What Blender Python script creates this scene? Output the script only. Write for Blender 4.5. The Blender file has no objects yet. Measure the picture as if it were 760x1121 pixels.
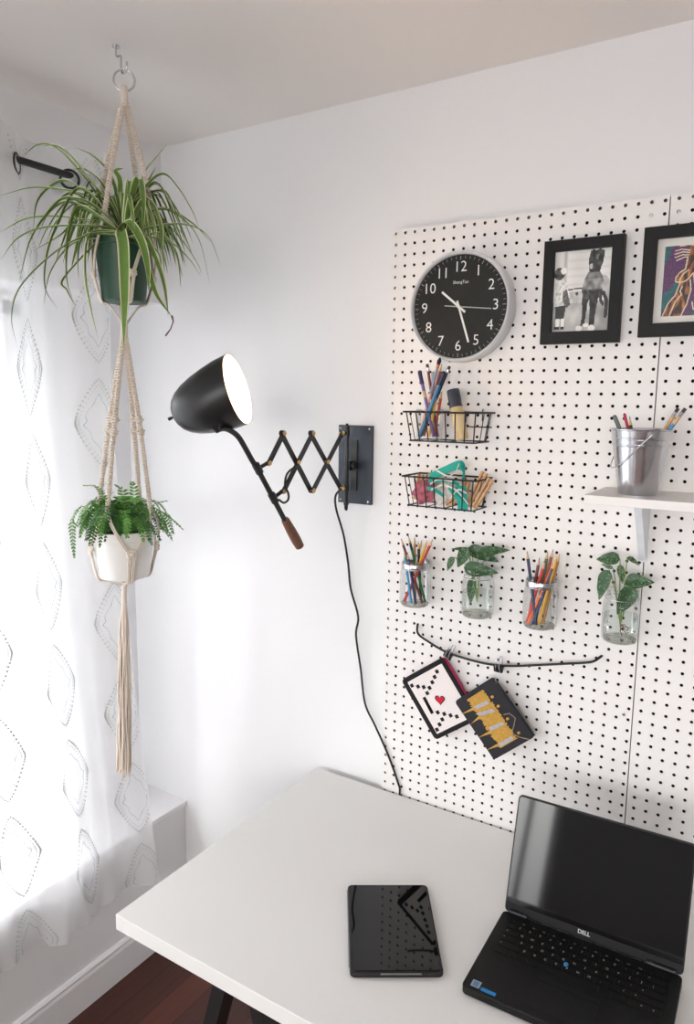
import bpy, math, random
from mathutils import Vector, Matrix
random.seed(7)
S = bpy.context.scene
COL = S.collection
V = Vector
PI = math.pi

# ------------------------------------------------------------------ camera
CAM = V((0.9039, -1.6395, 1.7817))
ROT = (1.42038, -0.01143, 0.565413)
FPX = 806.07
def euler_mat(r):
    rx, ry, rz = r
    return Matrix.Rotation(rz, 3, 'Z') @ Matrix.Rotation(ry, 3, 'Y') @ Matrix.Rotation(rx, 3, 'X')
RM = euler_mat(ROT)
def hit(u, v, ax, val):
    """point of a real plane (axis ax = val, metres) seen along one direction of the camera"""
    d = RM @ V(((u - 380) / FPX, -(v - 560.5) / FPX, -1.0))
    t = (val - CAM[ax]) / d[ax]
    return CAM + d * t
cd = bpy.data.cameras.new('camera'); cam = bpy.data.objects.new('camera', cd); COL.objects.link(cam)
cam.location = CAM; cam.rotation_euler = RM.to_euler()
cd.sensor_fit = 'VERTICAL'; cd.sensor_height = 36; cd.lens = FPX * 36 / 1121
cd.clip_start = 0.05
S.camera = cam

# ------------------------------------------------------------------ materials
def lin(c):
    c = c / 255.0
    return c / 12.92 if c <= 0.04045 else ((c + 0.055) / 1.055) ** 2.4
def rgb(r, g, b): return (lin(r), lin(g), lin(b), 1)
MATS = {}
def mat(name, col, rough=0.6, metal=0.0, var=0.06, scale=40, bump=0.0, spec=0.5, emit=None, coat=0.0):
    if name in MATS: return MATS[name]
    m = bpy.data.materials.new(name); m.use_nodes = True
    nt = m.node_tree; b = nt.nodes['Principled BSDF']
    b.inputs['Roughness'].default_value = rough
    b.inputs['Metallic'].default_value = metal
    b.inputs['Specular IOR Level'].default_value = spec
    b.inputs['Coat Weight'].default_value = coat
    c = rgb(*col)
    tc = nt.nodes.new('ShaderNodeTexCoord'); nz = nt.nodes.new('ShaderNodeTexNoise')
    nz.inputs['Scale'].default_value = scale; nz.inputs['Detail'].default_value = 3
    nt.links.new(tc.outputs['Object'], nz.inputs['Vector'])
    mx = nt.nodes.new('ShaderNodeMix'); mx.data_type = 'RGBA'
    mx.inputs[6].default_value = tuple(x * (1 - var) for x in c[:3]) + (1,)
    mx.inputs[7].default_value = tuple(min(1, x * (1 + var)) for x in c[:3]) + (1,)
    nt.links.new(nz.outputs['Fac'], mx.inputs[0]); nt.links.new(mx.outputs[2], b.inputs['Base Color'])
    if bump:
        bp = nt.nodes.new('ShaderNodeBump'); bp.inputs['Strength'].default_value = bump; bp.inputs['Distance'].default_value = 0.002
        nt.links.new(nz.outputs['Fac'], bp.inputs['Height']); nt.links.new(bp.outputs['Normal'], b.inputs['Normal'])
    if emit:
        b.inputs['Emission Color'].default_value = rgb(*emit[0]); b.inputs['Emission Strength'].default_value = emit[1]
    MATS[name] = m
    return m
def glass_mat(name, tint=(0.985, 0.992, 0.988), rough=0.02, gloss=0.42):
    m = bpy.data.materials.new(name); m.use_nodes = True; nt = m.node_tree
    for n in list(nt.nodes): nt.nodes.remove(n)
    o = nt.nodes.new('ShaderNodeOutputMaterial'); mx = nt.nodes.new('ShaderNodeMixShader')
    t = nt.nodes.new('ShaderNodeBsdfTransparent'); g = nt.nodes.new('ShaderNodeBsdfGlossy')
    t.inputs[0].default_value = (*tint, 1); g.inputs['Roughness'].default_value = rough + .05
    lw = nt.nodes.new('ShaderNodeLayerWeight'); lw.inputs[0].default_value = 0.35
    ml = nt.nodes.new('ShaderNodeMath'); ml.operation = 'MULTIPLY'; ml.inputs[1].default_value = 0.75 * gloss
    nt.links.new(lw.outputs['Fresnel'], ml.inputs[0]); nt.links.new(ml.outputs[0], mx.inputs[0])
    nt.links.new(t.outputs[0], mx.inputs[1]); nt.links.new(g.outputs[0], mx.inputs[2]); nt.links.new(mx.outputs[0], o.inputs[0])
    return m
def sheer_mat(name, col, transp):
    m = bpy.data.materials.new(name); m.use_nodes = True; nt = m.node_tree
    for n in list(nt.nodes): nt.nodes.remove(n)
    o = nt.nodes.new('ShaderNodeOutputMaterial')
    t = nt.nodes.new('ShaderNodeBsdfTransparent'); d = nt.nodes.new('ShaderNodeBsdfDiffuse'); tr = nt.nodes.new('ShaderNodeBsdfTranslucent')
    d.inputs[0].default_value = rgb(*col); tr.inputs[0].default_value = rgb(*col)
    tc = nt.nodes.new('ShaderNodeTexCoord'); w = nt.nodes.new('ShaderNodeTexNoise'); w.inputs['Scale'].default_value = 900
    nt.links.new(tc.outputs['Object'], w.inputs['Vector'])
    mr = nt.nodes.new('ShaderNodeMapRange'); mr.inputs[3].default_value = 1 - transp - 0.06; mr.inputs[4].default_value = 1 - transp + 0.06
    nt.links.new(w.outputs['Fac'], mr.inputs[0])
    # threads seen edge-on in a fold cover more
    lw = nt.nodes.new('ShaderNodeLayerWeight'); lw.inputs[0].default_value = 0.35
    ad = nt.nodes.new('ShaderNodeMath'); ad.operation = 'MULTIPLY_ADD'; ad.inputs[1].default_value = 0.35
    nt.links.new(lw.outputs['Facing'], ad.inputs[0]); nt.links.new(mr.outputs[0], ad.inputs[2])
    m1 = nt.nodes.new('ShaderNodeMixShader'); m1.inputs[0].default_value = 0.34
    nt.links.new(d.outputs[0], m1.inputs[1]); nt.links.new(tr.outputs[0], m1.inputs[2])
    m2 = nt.nodes.new('ShaderNodeMixShader')
    nt.links.new(ad.outputs[0], m2.inputs[0]); nt.links.new(t.outputs[0], m2.inputs[1]); nt.links.new(m1.outputs[0], m2.inputs[2])
    nt.links.new(m2.outputs[0], o.inputs[0])
    return m
def attr_mat(name, rough=0.35):
    m = bpy.data.materials.new(name); m.use_nodes = True; nt = m.node_tree; b = nt.nodes['Principled BSDF']
    a = nt.nodes.new('ShaderNodeAttribute'); a.attribute_name = 'print'
    nt.links.new(a.outputs['Color'], b.inputs['Base Color']); b.inputs['Roughness'].default_value = rough
    return m
def floor_mat():
    m = bpy.data.materials.new('wood_floor'); m.use_nodes = True; nt = m.node_tree; b = nt.nodes['Principled BSDF']
    tc = nt.nodes.new('ShaderNodeTexCoord'); mp = nt.nodes.new('ShaderNodeMapping')
    mp.inputs['Rotation'].default_value = (0, 0, PI / 2 + 0.0)
    br = nt.nodes.new('ShaderNodeTexBrick'); br.inputs['Scale'].default_value = 1
    br.inputs['Brick Width'].default_value = 0.9; br.inputs['Row Height'].default_value = 0.085
    br.inputs['Mortar Size'].default_value = 0.0012; br.inputs['Color1'].default_value = rgb(100, 50, 34)
    br.inputs['Color2'].default_value = rgb(72, 34, 24); br.inputs['Mortar'].default_value = rgb(30, 14, 10)
    nz = nt.nodes.new('ShaderNodeTexNoise'); nz.inputs['Scale'].default_value = 5; nz.inputs['Detail'].default_value = 6
    mp2 = nt.nodes.new('ShaderNodeMapping'); mp2.inputs['Scale'].default_value = (14, 1, 1)
    nt.links.new(tc.outputs['Object'], mp.inputs[0]); nt.links.new(mp.outputs[0], br.inputs['Vector'])
    nt.links.new(tc.outputs['Object'], mp2.inputs[0]); nt.links.new(mp2.outputs[0], nz.inputs['Vector'])
    mx = nt.nodes.new('ShaderNodeMix'); mx.data_type = 'RGBA'; mx.blend_type = 'MULTIPLY'; mx.inputs[0].default_value = 0.55
    cr = nt.nodes.new('ShaderNodeValToRGB'); cr.color_ramp.elements[0].position = 0.3; cr.color_ramp.elements[0].color = (0.45, 0.4, 0.4, 1)
    cr.color_ramp.elements[1].position = 0.7; cr.color_ramp.elements[1].color = (1, 1, 1, 1)
    nt.links.new(nz.outputs['Fac'], cr.inputs[0]); nt.links.new(br.outputs['Color'], mx.inputs[6]); nt.links.new(cr.outputs[0], mx.inputs[7])
    nt.links.new(mx.outputs[2], b.inputs['Base Color']); b.inputs['Roughness'].default_value = 0.4
    return m
WALL = mat('wall_paint', (234, 234, 235), 0.75, var=0.01, scale=90, bump=0.05)
CEIL = mat('ceiling_paint', (240, 235, 231), 0.85, var=0.012, scale=60, bump=0.04)
TRIM = mat('trim_paint', (236, 235, 236), 0.45, var=0.01)
BOARD = mat('pegboard_white', (236, 233, 231), 0.5, var=0.015, scale=300, bump=0.05)
BACKB = mat('hardboard_brown', (74, 48, 36), 0.9)
HOLE_SHADE = mat('hole_shade_sheet', (14, 13, 13), 1)  # near-black, stands in for the shade inside the pegboard holes
DESK = mat('desk_laminate', (226, 225, 222), 0.42, var=0.008, scale=120)
BLACK = mat('black_metal', (22, 22, 23), 0.45, var=0.1)
IRON = mat('black_lamp_paint', (26, 26, 27), 0.33, var=0.08)
PLATE = mat('steel_blue_plate', (62, 68, 76), 0.4, metal=0.4)
BRASS = mat('brass', (222, 186, 130), 0.35, metal=1)
CHROME = mat('chrome', (205, 205, 208), 0.22, metal=1)
COTTON = mat('cotton_cord', (226, 214, 201), 0.95, var=0.10, scale=350, bump=0.6)
BLKPL = mat('black_plastic', (16, 16, 17), 0.5, var=0.1)
WOODP = mat('pencil_wood', (214, 178, 132), 0.7, var=0.1, scale=200)
GLASS = glass_mat('clear_glass', (.98, .99, .985), .02, .52); WATER = glass_mat('water', (0.95, 0.965, 0.955), 0.0, 0.5)
THICK = glass_mat('jar_base_glass', (0.90, 0.90, 0.86), 0.05, .8)
PANE = glass_mat('window_glass', (0.97, 0.98, 0.99), 0.0, 0.5)

# ------------------------------------------------------------------ mesh builder
class MB:
    def __init__(s): s.v = []; s.f = []; s.m = []; s.k = 0
    def add(s, vs, fs, k=None):
        o = len(s.v); s.v += [V(p) for p in vs]
        for f in fs: s.f.append(tuple(i + o for i in f)); s.m.append(s.k if k is None else k)
        return s
    def box(s, c, d, M=None, k=None):
        x, y, z = [a / 2 for a in d]; c = V(c)
        P = [V((sx * x, sy * y, sz * z)) for sz in (-1, 1) for sy in (-1, 1) for sx in (-1, 1)]
        P = [(M @ p if M else p) + c for p in P]
        return s.add(P, [(0, 2, 3, 1), (4, 5, 7, 6), (0, 1, 5, 4), (2, 6, 7, 3), (0, 4, 6, 2), (1, 3, 7, 5)], k)
    def b2(s, lo, hi, k=None):
        return s.box([(a + b) / 2 for a, b in zip(lo, hi)], [abs(b - a) for a, b in zip(lo, hi)], None, k)
    def tube(s, pts, r, n=8, closed=False, k=None, caps=True, flat=None):
        pts = [V(p) for p in pts]; N = len(pts)
        rr = r if isinstance(r, (list, tuple)) else [r] * N
        T = []
        for i in range(N):
            a = pts[(i - 1) % N] if (closed or i > 0) else pts[i]
            b = pts[(i + 1) % N] if (closed or i < N - 1) else pts[i]
            t = b - a; T.append(t.normalized() if t.length > 1e-9 else V((0, 0, 1)))
        up = flat if flat is not None else (V((0, 0, 1)) if abs(T[0].z) < 0.9 else V((1, 0, 0)))
        nrm = (up - T[0] * up.dot(T[0])).normalized(); rings = []
        for i in range(N):
            if flat is not None: nrm = (flat - T[i] * flat.dot(T[i])).normalized()
            else: nrm = (nrm - T[i] * nrm.dot(T[i])).normalized()
            bn = T[i].cross(nrm)
            rings.append([pts[i] + (nrm * math.cos(2 * PI * j / n) + bn * math.sin(2 * PI * j / n)) * rr[i] for j in range(n)])
        vs = [p for R in rings for p in R]; fs = []
        for i in range(N if closed else N - 1):
            a = i * n; b = ((i + 1) % N) * n
            for j in range(n): fs.append((a + j, a + (j + 1) % n, b + (j + 1) % n, b + j))
        if not closed and caps:
            fs.append(tuple(range(n - 1, -1, -1))); fs.append(tuple((N - 1) * n + j for j in range(n)))
        return s.add(vs, fs, k)
    def cyl(s, a, b, r, n=16, k=None, r2=None):
        return s.tube([a, b], [r, r if r2 is None else r2], n, k=k)
    def lathe(s, prof, o=(0, 0, 0), ax=(0, 0, 1), n=32, k=None):
        """prof = [(radius, height)] turned about ax through o"""
        o = V(o); ax = V(ax).normalized(); e = V((1, 0, 0)) if abs(ax.x) < 0.9 else V((0, 1, 0))
        e1 = (e - ax * e.dot(ax)).normalized(); e2 = ax.cross(e1); vs = []; idx = []
        for r, h in prof:
            if r < 1e-6: idx.append([len(vs)]); vs.append(o + ax * h)
            else:
                idx.append(list(range(len(vs), len(vs) + n)))
                vs += [o + ax * h + (e1 * math.cos(2 * PI * j / n) + e2 * math.sin(2 * PI * j / n)) * r for j in range(n)]
        fs = []
        for A, B in zip(idx[:-1], idx[1:]):
            for j in range(n):
                q = (A[j % len(A)], A[(j + 1) % n % len(A)] if len(A) > 1 else A[0], B[(j + 1) % n % len(B)] if len(B) > 1 else B[0], B[j % len(B)])
                q2 = []
                for x in q:
                    if x not in q2: q2.append(x)
                if len(q2) > 2: fs.append(tuple(q2))
        return s.add(vs, fs, k)
    def ball(s, c, r, n=12, k=None, sq=(1, 1, 1)):
        m = n // 2; prof = [(math.sin(PI * i / m) * r, -math.cos(PI * i / m) * r) for i in range(m + 1)]
        o = len(s.v); s.lathe(prof, (0, 0, 0), (0, 0, 1), n, k)
        for i in range(o, len(s.v)): s.v[i] = V((s.v[i].x * sq[0], s.v[i].y * sq[1], s.v[i].z * sq[2])) + V(c)
        return s
    def prism(s, poly, o, e1, e2, d, k=None):
        """2-D polygon in the frame (o, e1, e2) pushed along d"""
        o, e1, e2, d = V(o), V(e1), V(e2), V(d); n = len(poly)
        a = [o + e1 * p[0] + e2 * p[1] for p in poly]
        if e1.cross(e2).dot(d) > 0: a = a[::-1]
        return s.add(a + [p + d for p in a], [tuple(range(n)), tuple(2 * n - 1 - i for i in range(n))] + [(i, i + n, (i + 1) % n + n, (i + 1) % n) for i in range(n)], k)
    def poly(s, pts, k=None): return s.add(pts, [tuple(range(len(pts)))], k)

def world(o):
    p = V((0, 0, 0))
    while o is not None: p = p + V(o.location); o = o.parent
    return p
def obj(name, mb, mats, parent=None, smooth=None, bevel=0, origin=None):
    me = bpy.data.meshes.new(name)
    base = world(parent) if parent else V(origin or (0, 0, 0))
    me.from_pydata([tuple(p - base) for p in mb.v], [], mb.f); me.update()
    if not isinstance(mats, (list, tuple)): mats = [mats]
    for m in mats: me.materials.append(m)
    if len(mats) > 1: me.polygons.foreach_set('material_index', mb.m)
    o = bpy.data.objects.new(name, me); COL.objects.link(o)
    if parent: o.parent = parent
    else: o.location = base
    if smooth is not None:
        me.polygons.foreach_set('use_smooth', [True] * len(me.polygons)); me.set_sharp_from_angle(angle=math.radians(smooth))
    if bevel:
        b = o.modifiers.new('bevel', 'BEVEL'); b.width = bevel; b.segments = 2; b.limit_method = 'ANGLE'; b.angle_limit = math.radians(40)
    return o
def tag(o, label, cat, group=None, kind=None):
    if label: o['label'] = label
    if cat: o['category'] = cat
    if group: o['group'] = group
    if kind: o['kind'] = kind
    return o
def thing(name, loc, label, cat, group=None):
    o = bpy.data.objects.new(name, None); COL.objects.link(o); o.location = V(loc); o.empty_display_size = 0.02
    return tag(o, label, cat, group)
def struct(name, mb, m, **kw):
    o = obj(name, mb, m, **kw); o['kind'] = 'structure'; return o
def catmull(P, n=6):
    P = [V(p) for p in P]
    if len(P) < 3: return P
    Q = [P[0] * 2 - P[1]] + P + [P[-1] * 2 - P[-2]]; out = []
    for i in range(1, len(Q) - 2):
        a, b, c, d = Q[i - 1:i + 3]
        for j in range(n):
            t = j / n
            out.append(0.5 * ((2 * b) + (c - a) * t + (2 * a - 5 * b + 4 * c - d) * t * t + (3 * b - a - 3 * c + d) * t ** 3))
    return out + [P[-1]]
def text_into(mb, txt, size, M, k=None, offset=0.0, align='CENTER'):
    cu = bpy.data.curves.new('t', 'FONT'); cu.body = txt; cu.size = size; cu.align_x = align; cu.align_y = 'CENTER'; cu.offset = offset; cu.resolution_u = 3
    o = bpy.data.objects.new('t', cu); COL.objects.link(o)
    dg = bpy.context.evaluated_depsgraph_get(); me = bpy.data.meshes.new_from_object(o.evaluated_get(dg))
    mb.add([M @ v.co for v in me.vertices], [tuple(p.vertices) for p in me.polygons], k)
    bpy.data.objects.remove(o); bpy.data.curves.remove(cu); bpy.data.meshes.remove(me)
def frame_mat(o, ex, ey, ez=None):
    ex = V(ex).normalized(); ey = V(ey).normalized(); ez = ex.cross(ey)
    M = Matrix.Identity(4)
    for i in range(3): M[i][0] = ex[i]; M[i][1] = ey[i]; M[i][2] = ez[i]; M[i][3] = o[i]
    return M

# ------------------------------------------------------------------ the room
T = 0.02; H = 2.5155; XL = -0.775; XW = -0.985; XR = 3.1; YB = -5.2
SOF = 2.066; SILL = 0.4505; WY0 = -0.42; WY1 = -1.86; WZ0 = 0.50; WZ1 = 2.0; RY = -2.05
struct('floor', MB().b2((XW - .2, YB - .15, -0.06), (XR + .15, T + .12, 0)), floor_mat())
struct('ceiling', MB().b2((XW - .2, YB - .15, H), (XR + .15, T + .12, H + .06)), CEIL)
struct('wall_back', MB().b2((XW - .2, T, 0), (XR + .15, T + .12, H)), WALL)
DARKW = mat('grey_wall_paint', (214, 214, 214), .8, var=.01)
struct('wall_right', MB().b2((XR, YB - .15, 0), (XR + .15, T, H)), mat('taupe_wall_paint', (142, 138, 134), .8, var=.01))
w = MB()
w.b2((XW - .2, YB, 0), (XL, T, SILL - .018))                      # knee wall under the ledge
w.b2((XW - .2, YB, SOF), (-0.815, T, H))                           # header above the recess
w.b2((XW - .2, -2.75, SILL - .018), (-0.80, RY, SOF))              # pier between the two recesses
w.b2((XW - .2, YB, SILL - .018), (-0.80, -4.35, SOF))
w.b2((XW - .08, -2.85, SILL - .018), (XW, -2.75, SOF)); w.b2((XW - .08, -4.35, SILL - .018), (XW, -4.25, SOF)); w.b2((XW - .08, -4.25, WZ1), (XW, -2.85, SOF)); w.b2((XW - .08, -4.25, SILL - .018), (XW, -2.85, WZ0))
w.b2((XW - .08, WY0, SILL - .018), (XW, T, SOF))                   # recess wall right of the window
w.b2((XW - .08, RY, SILL - .018), (XW, WY1, SOF))
w.b2((XW - .08, WY1, WZ1), (XW, WY0, SOF)); w.b2((XW - .08, WY1, SILL - .018), (XW, WY0, WZ0))
struct('wall_left', w, WALL)
OPEN = [(-.74, -.36, .25, 2.15), (.6, 2.7, 1.4, 2.38)]       # openings of the rear wall: x0, x1, z0, z1; the last is unseen, added for fill light
r = MB(); r.b2((XW - .2, YB - .15, 0), (OPEN[0][0], YB, H)); r.b2((OPEN[0][1], YB - .15, 0), (OPEN[1][0], YB, H)); r.b2((OPEN[1][1], YB - .15, 0), (XR, YB, H))
for x0_, x1_, z0_, z1_ in OPEN: r.b2((x0_, YB - .15, 0), (x1_, YB, z0_)); r.b2((x0_, YB - .15, z1_), (x1_, YB, H))
struct('wall_rear', r, DARKW)
for k_, (x0_, x1_, z0_, z1_) in enumerate(OPEN):
    w3 = thing('window_%d' % (k_ + 3), ((x0_ + x1_) / 2, YB, z0_), None, None); w3['kind'] = 'structure'; m = MB(); xm = (x0_ + x1_) / 2  # the wide high window on the right is made up as a fill source
    for a, b in (((x0_ - .06, YB - .04, z0_ - .06), (x1_ + .06, YB + .015, z0_)), ((x0_ - .06, YB - .04, z1_), (x1_ + .06, YB + .015, z1_ + .06)),
                 ((x0_ - .06, YB - .04, z0_), (x0_, YB + .015, z1_)), ((x1_, YB - .04, z0_), (x1_ + .06, YB + .015, z1_)), ((xm - .02, YB - .04, z0_), (xm + .02, YB, z1_))): m.b2(a, b)
    obj('window_frame', m, TRIM, w3)
struct('trim_1', MB().b2((XW, RY, SILL - .018), (-0.766, T, SILL)).b2((XW, -4.35, SILL - .018), (-0.766, -2.75, SILL)), TRIM, bevel=.003)     # ledge board
# window in the recess: casing, two sashes
def window(name, y0, y1):
    wd = thing(name, (XW, (y0 + y1) / 2, WZ0), None, None); wd['kind'] = 'structure'
    c = MB(); cw = .055
    c.b2((XW, y0, WZ0 - .03), (XW + .016, y0 + cw, WZ1 + .04)); c.b2((XW, y1 - cw, WZ0 - .03), (XW + .016, y1, WZ1 + .04))
    c.b2((XW, y1 - cw, WZ1), (XW + .016, y0 + cw, WZ1 + .055)); c.b2((XW, y1 - cw, WZ0 - .04), (XW + .03, y0 + cw, WZ0))
    obj('window_casing', c, TRIM, wd, bevel=.002)
    for z0, z1, x in ((WZ0, 1.28, XW - .025), (1.25, WZ1, XW - .056)):
        m = MB(); a = .035
        m.b2((x - .015, y1, z0), (x + .015, y0, z0 + a)); m.b2((x - .015, y1, z1 - a), (x + .015, y0, z1))
        m.b2((x - .015, y1, z0 + a), (x + .015, y1 + a, z1 - a)); m.b2((x - .015, y0 - a, z0 + a), (x + .015, y0, z1 - a))
        o = obj('window_sash', m, TRIM, wd)
        obj('pane', MB().b2((x - .002, y1 + a, z0 + a), (x + .002, y0 - a, z1 - a)), PANE, o)
window('window_1', WY0, WY1)
obj('added_light_filter', MB().b2((XW - .0785, WY1 + .002, WZ0 + .002), (XW - .0775, WY0 - .002, WZ1 - .002)), glass_mat('light_filter', (.78, .78, .79), .3, .05), bpy.data.objects['window_1']); window('window_2', -2.85, -4.25)  # grey pane added outside the first window only to dim its daylight
def baseboard(name, run):
    m = MB(); run(m); return struct(name, m, TRIM)
def bb_left(m):
    prof = [(0, 0), (.014, 0), (.014, .095), (.011, .105), (.012, .112), (.006, .118), (0, .12)]
    m.prism(prof, (XL, T, 0), (1, 0, 0), (0, 0, 1), (0, YB - T, 0))
baseboard('baseboard_left', bb_left)
baseboard('baseboard_back', lambda m: m.prism([(0, 0), (.014, 0), (.014, .095), (.011, .105), (.006, .118), (0, .12)], (XL + .015, T, 0), (0, -1, 0), (0, 0, 1), (XR - XL - .015, 0, 0)))

# ------------------------------------------------------------------ pegboards with real holes
Z0 = 2.1824; P = 0.0254; TOPZ = 2.192
def pegboard(name, x0, x1, hx0, ncol, hz0, zbot, label):
    th = .005; t = thing(name, ((x0 + x1) / 2, T, zbot), label, 'pegboard')
    mb = MB(); xs = [x0] + [hx0 + (i + .5) * P for i in range(ncol - 1)] + [x1]
    zs = [TOPZ]; k = 0
    while hz0 - (k + .5) * P > zbot + .005: zs.append(hz0 - (k + .5) * P); k += 1
    if hz0 - k * P - .006 < zbot: zs.pop(); k -= 1
    zs.append(zbot); n = 12; R = .0035
    for j in range(len(zs) - 1):
        for i in range(ncol):
            a, b = xs[i], xs[i + 1]; zt, zb = zs[j], zs[j + 1]; cx, cz = hx0 + i * P, hz0 - j * P
            corners = [(b, cz), (b, zt), (cx, zt), (a, zt), (a, cz), (a, zb), (cx, zb), (b, zb)]
            for yy, fl in ((0.0, 0), (th, 1)):
                o = len(mb.v)
                mb.v += [V((p[0], yy, p[1])) for p in corners]
                mb.v += [V((cx + R * math.cos(2 * PI * q / 16), yy, cz + R * math.sin(2 * PI * q / 16))) for q in range(16)]
                for q in range(8):
                    c0, c1 = o + q, o + (q + 1) % 8; h0, h1, h2 = o + 8 + 2 * q, o + 8 + 2 * q + 1, o + 8 + (2 * q + 2) % 16
                    for f in ((c0, c1, h1), (c0, h1, h0), (c1, h2, h1)):
                        mb.f.append(f[::-1] if not fl else f); mb.m.append(1 if fl else 0)
            of, ob = len(mb.v) - 48 + 8, len(mb.v) - 24 + 8
            for q in range(16):
                q2 = (q + 1) % 16
                mb.f.append((of + q, of + q2, ob + q2, ob + q)); mb.m.append(1)
    # edges
    for (a, b) in (((x0, 0, zbot), (x0, th, TOPZ)), ((x1, 0, zbot), (x1, th, TOPZ))):
        mb.add([(a[0], a[1], a[2]), (a[0], b[1], a[2]), (a[0], b[1], b[2]), (a[0], a[1], b[2])], [(0, 1, 2, 3)], 1)
    for z in (TOPZ, zbot): mb.add([(x0, 0, z), (x1, 0, z), (x1, th, z), (x0, th, z)], [(0, 1, 2, 3)], 1)
    obj('panel', mb, [BOARD, BACKB], t)
    f = MB(); lw_ = .018 if x0 < 0 else .004
    f.b2((x0, th, zbot), (x0 + lw_, T, TOPZ - .002)); f.b2((x1 - .004, th, zbot), (x1, T, TOPZ - .002))
    for z in (TOPZ - .006, zbot): f.b2((x0 + lw_, th, z), (x1 - .004, T, z + .004))
    k_ = MB(); k_.b2((x0 + lw_ + .001, .0165, zbot + .005), (x1 - .005, .0175, TOPZ - .007)); obj('hole_shade_sheet', k_, HOLE_SHADE, t)  # dark sheet added behind the panel so the holes read as shaded
    obj('furring_frame', f, mat('furring_wood', (222, 214, 205), .8), t)
    return t
ZB = 0.62
b1 = pegboard('pegboard', -.0091, .6175, 0.0, 25, Z0, ZB, 'wide white perforated pegboard panel that carries the clock, baskets and jars')
b2 = pegboard('pegboard', .6196, 1.235, .6350, 24, Z0 + .0012, ZB, 'white perforated pegboard panel right of the vertical seam, behind the shelf')
def screw(x, z, par):
    m = MB(); m.lathe([(0, .0005), (.0032, .0002), (.0042, -.0012), (.0042, .001)][::-1], (x, 0, z), (0, -1, 0), 14)
    m.box((x, -.0014, z), (.006, .0006, .0012)); obj('screw', m, CHROME, par)
for x, z, p_ in ((0, Z0 - P, b1), (.5842, Z0 - P, b1), (.636, Z0 - P + .001, b2), (.6, 1.1, b1)): screw(x, z, p_)

# ------------------------------------------------------------------ desk
dk = thing('desk', (.5, -.37, 0), 'white laminate desk top on black trestle legs under the pegboard', 'desk')
obj('desk_top', MB().b2((-.2147, -.7363, .706), (1.45, -.010, .74)), DESK, dk, bevel=.0012)
def bar(m, a, b, wd_, dp, side=(0, 1, 0)):
    a, b = V(a), V(b); t = (b - a).normalized(); s_ = V(side); s_ = (s_ - t * s_.dot(t)).normalized(); u_ = t.cross(s_)
    P8 = [p + s_ * sx * wd_ / 2 + u_ * sy * dp / 2 for p in (a, b) for sx, sy in ((-1, -1), (1, -1), (1, 1), (-1, 1))]
    m.add(P8, [(3, 2, 1, 0), (4, 5, 6, 7)] + [(i, (i + 1) % 4, (i + 1) % 4 + 4, i + 4) for i in range(4)])
for X0 in (.06, 1.15):
    for (ya, yb) in ((-.66, -.60), (-.10, -.10)):
        pass
    for y_ in (-.66, -.10):
        for sx in (-1, 1):
            m = MB(); bar(m, (X0 + .03 * sx, y_, .704), (X0 + .21 * sx, y_ - (.02 if y_ < -.3 else -.02), 0.0), .04, .03); obj('leg', m, BLACK, dk)
    m = MB(); m.b2((X0 - .05, -.70, .682), (X0 + .05, -.06, .706)); obj('trestle_beam', m, BLACK, dk)

# ------------------------------------------------------------------ wall clock
CX, CZ = .188, 1.9965; CY = -.045; CR = .1235
ck = thing('wall_clock', (CX, 0, CZ), 'round wall clock with black dial and silver rim on the pegboard', 'clock')
rim = MB(); rim.lathe([(0, -.001), (CR * .985, -.001), (CR, -.004), (CR, -.034), (CR + .0005, -.040), (CR - .002, -.0445), (CR - .004, -.0455), (CR - .0065, -.043), (CR - .0080, -.0385), (CR - .0080, -.0350), (0, -.0350)][::-1], (CX, 0, CZ), (0, 1, 0), 96)
obj('case', rim, mat('silver_plastic', (222, 224, 226), .35, metal=.05), ck, smooth=35)
obj('dial', MB().lathe([(0, 0), (CR - .0080, 0)], (CX, -.0356, CZ), (0, -1, 0), 72), mat('black_dial', (36, 36, 34), .6, spec=.3), ck)
WH = mat('white_print', (235, 235, 232), .5)
num = MB()
for h in range(1, 13):
    a = math.radians(h * 30); rr_ = .0880
    text_into(num, str(h), .0335, frame_mat((CX + rr_ * math.sin(a), -.0362, CZ + rr_ * math.cos(a)), (1, 0, 0), (0, 0, 1)), offset=-.0002)
obj('numerals', num, WH, ck)
br_ = MB(); text_into(br_, 'ShengTao', .0098, frame_mat((CX + .002, -.0362, CZ + .0545), (1, 0, 0), (0, 0, 1)))
obj('dial_lettering', br_, WH, ck)
tk = MB()
for i in range(60):
    a = math.radians(i * 6); L0 = .1060 if i % 5 else .1040; M_ = Matrix.Rotation(a, 3, 'Y')
    c_ = V((CX, -.0362, CZ)) + M_ @ V((0, 0, (L0 + .1125) / 2)); tk.box(c_, (.0009 if i % 5 else .0016, .0003, .1125 - L0), M_)
obj('minute_ticks', tk, mat('grey_print', (150, 150, 148), .5), ck)
def hand(name, ang, L, tail, w0, y, m_):
    M_ = Matrix.Rotation(math.radians(ang), 3, 'Y'); m = MB(); m.box(V((CX, y, CZ)) + M_ @ V((0, 0, (L - tail) / 2)), (w0, .0008, L + tail), M_); obj(name, m, m_, ck)
hand('hour_hand', 309, .056, .020, .0050, -.0375, WH); hand('minute_hand', 161.5, .0845, .014, .0046, -.0388, WH)
hand('second_hand', 96, .080, .035, .0022, -.0400, mat('grey_hand', (185, 185, 182), .4))
sp = MB(); sp.cyl((CX, -.036, CZ), (CX, -.0412, CZ), .0035, 16); obj('hand_pin', sp, WH, ck)
lens_ = MB(); lens_.lathe([(CR - .0081, 0), (0, .0008)], (CX, -.0418, CZ), (0, -1, 0), 72); obj('glass_cover', lens_, glass_mat('clock_glass', (.99, .99, .99), .05, .15), ck)

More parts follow.
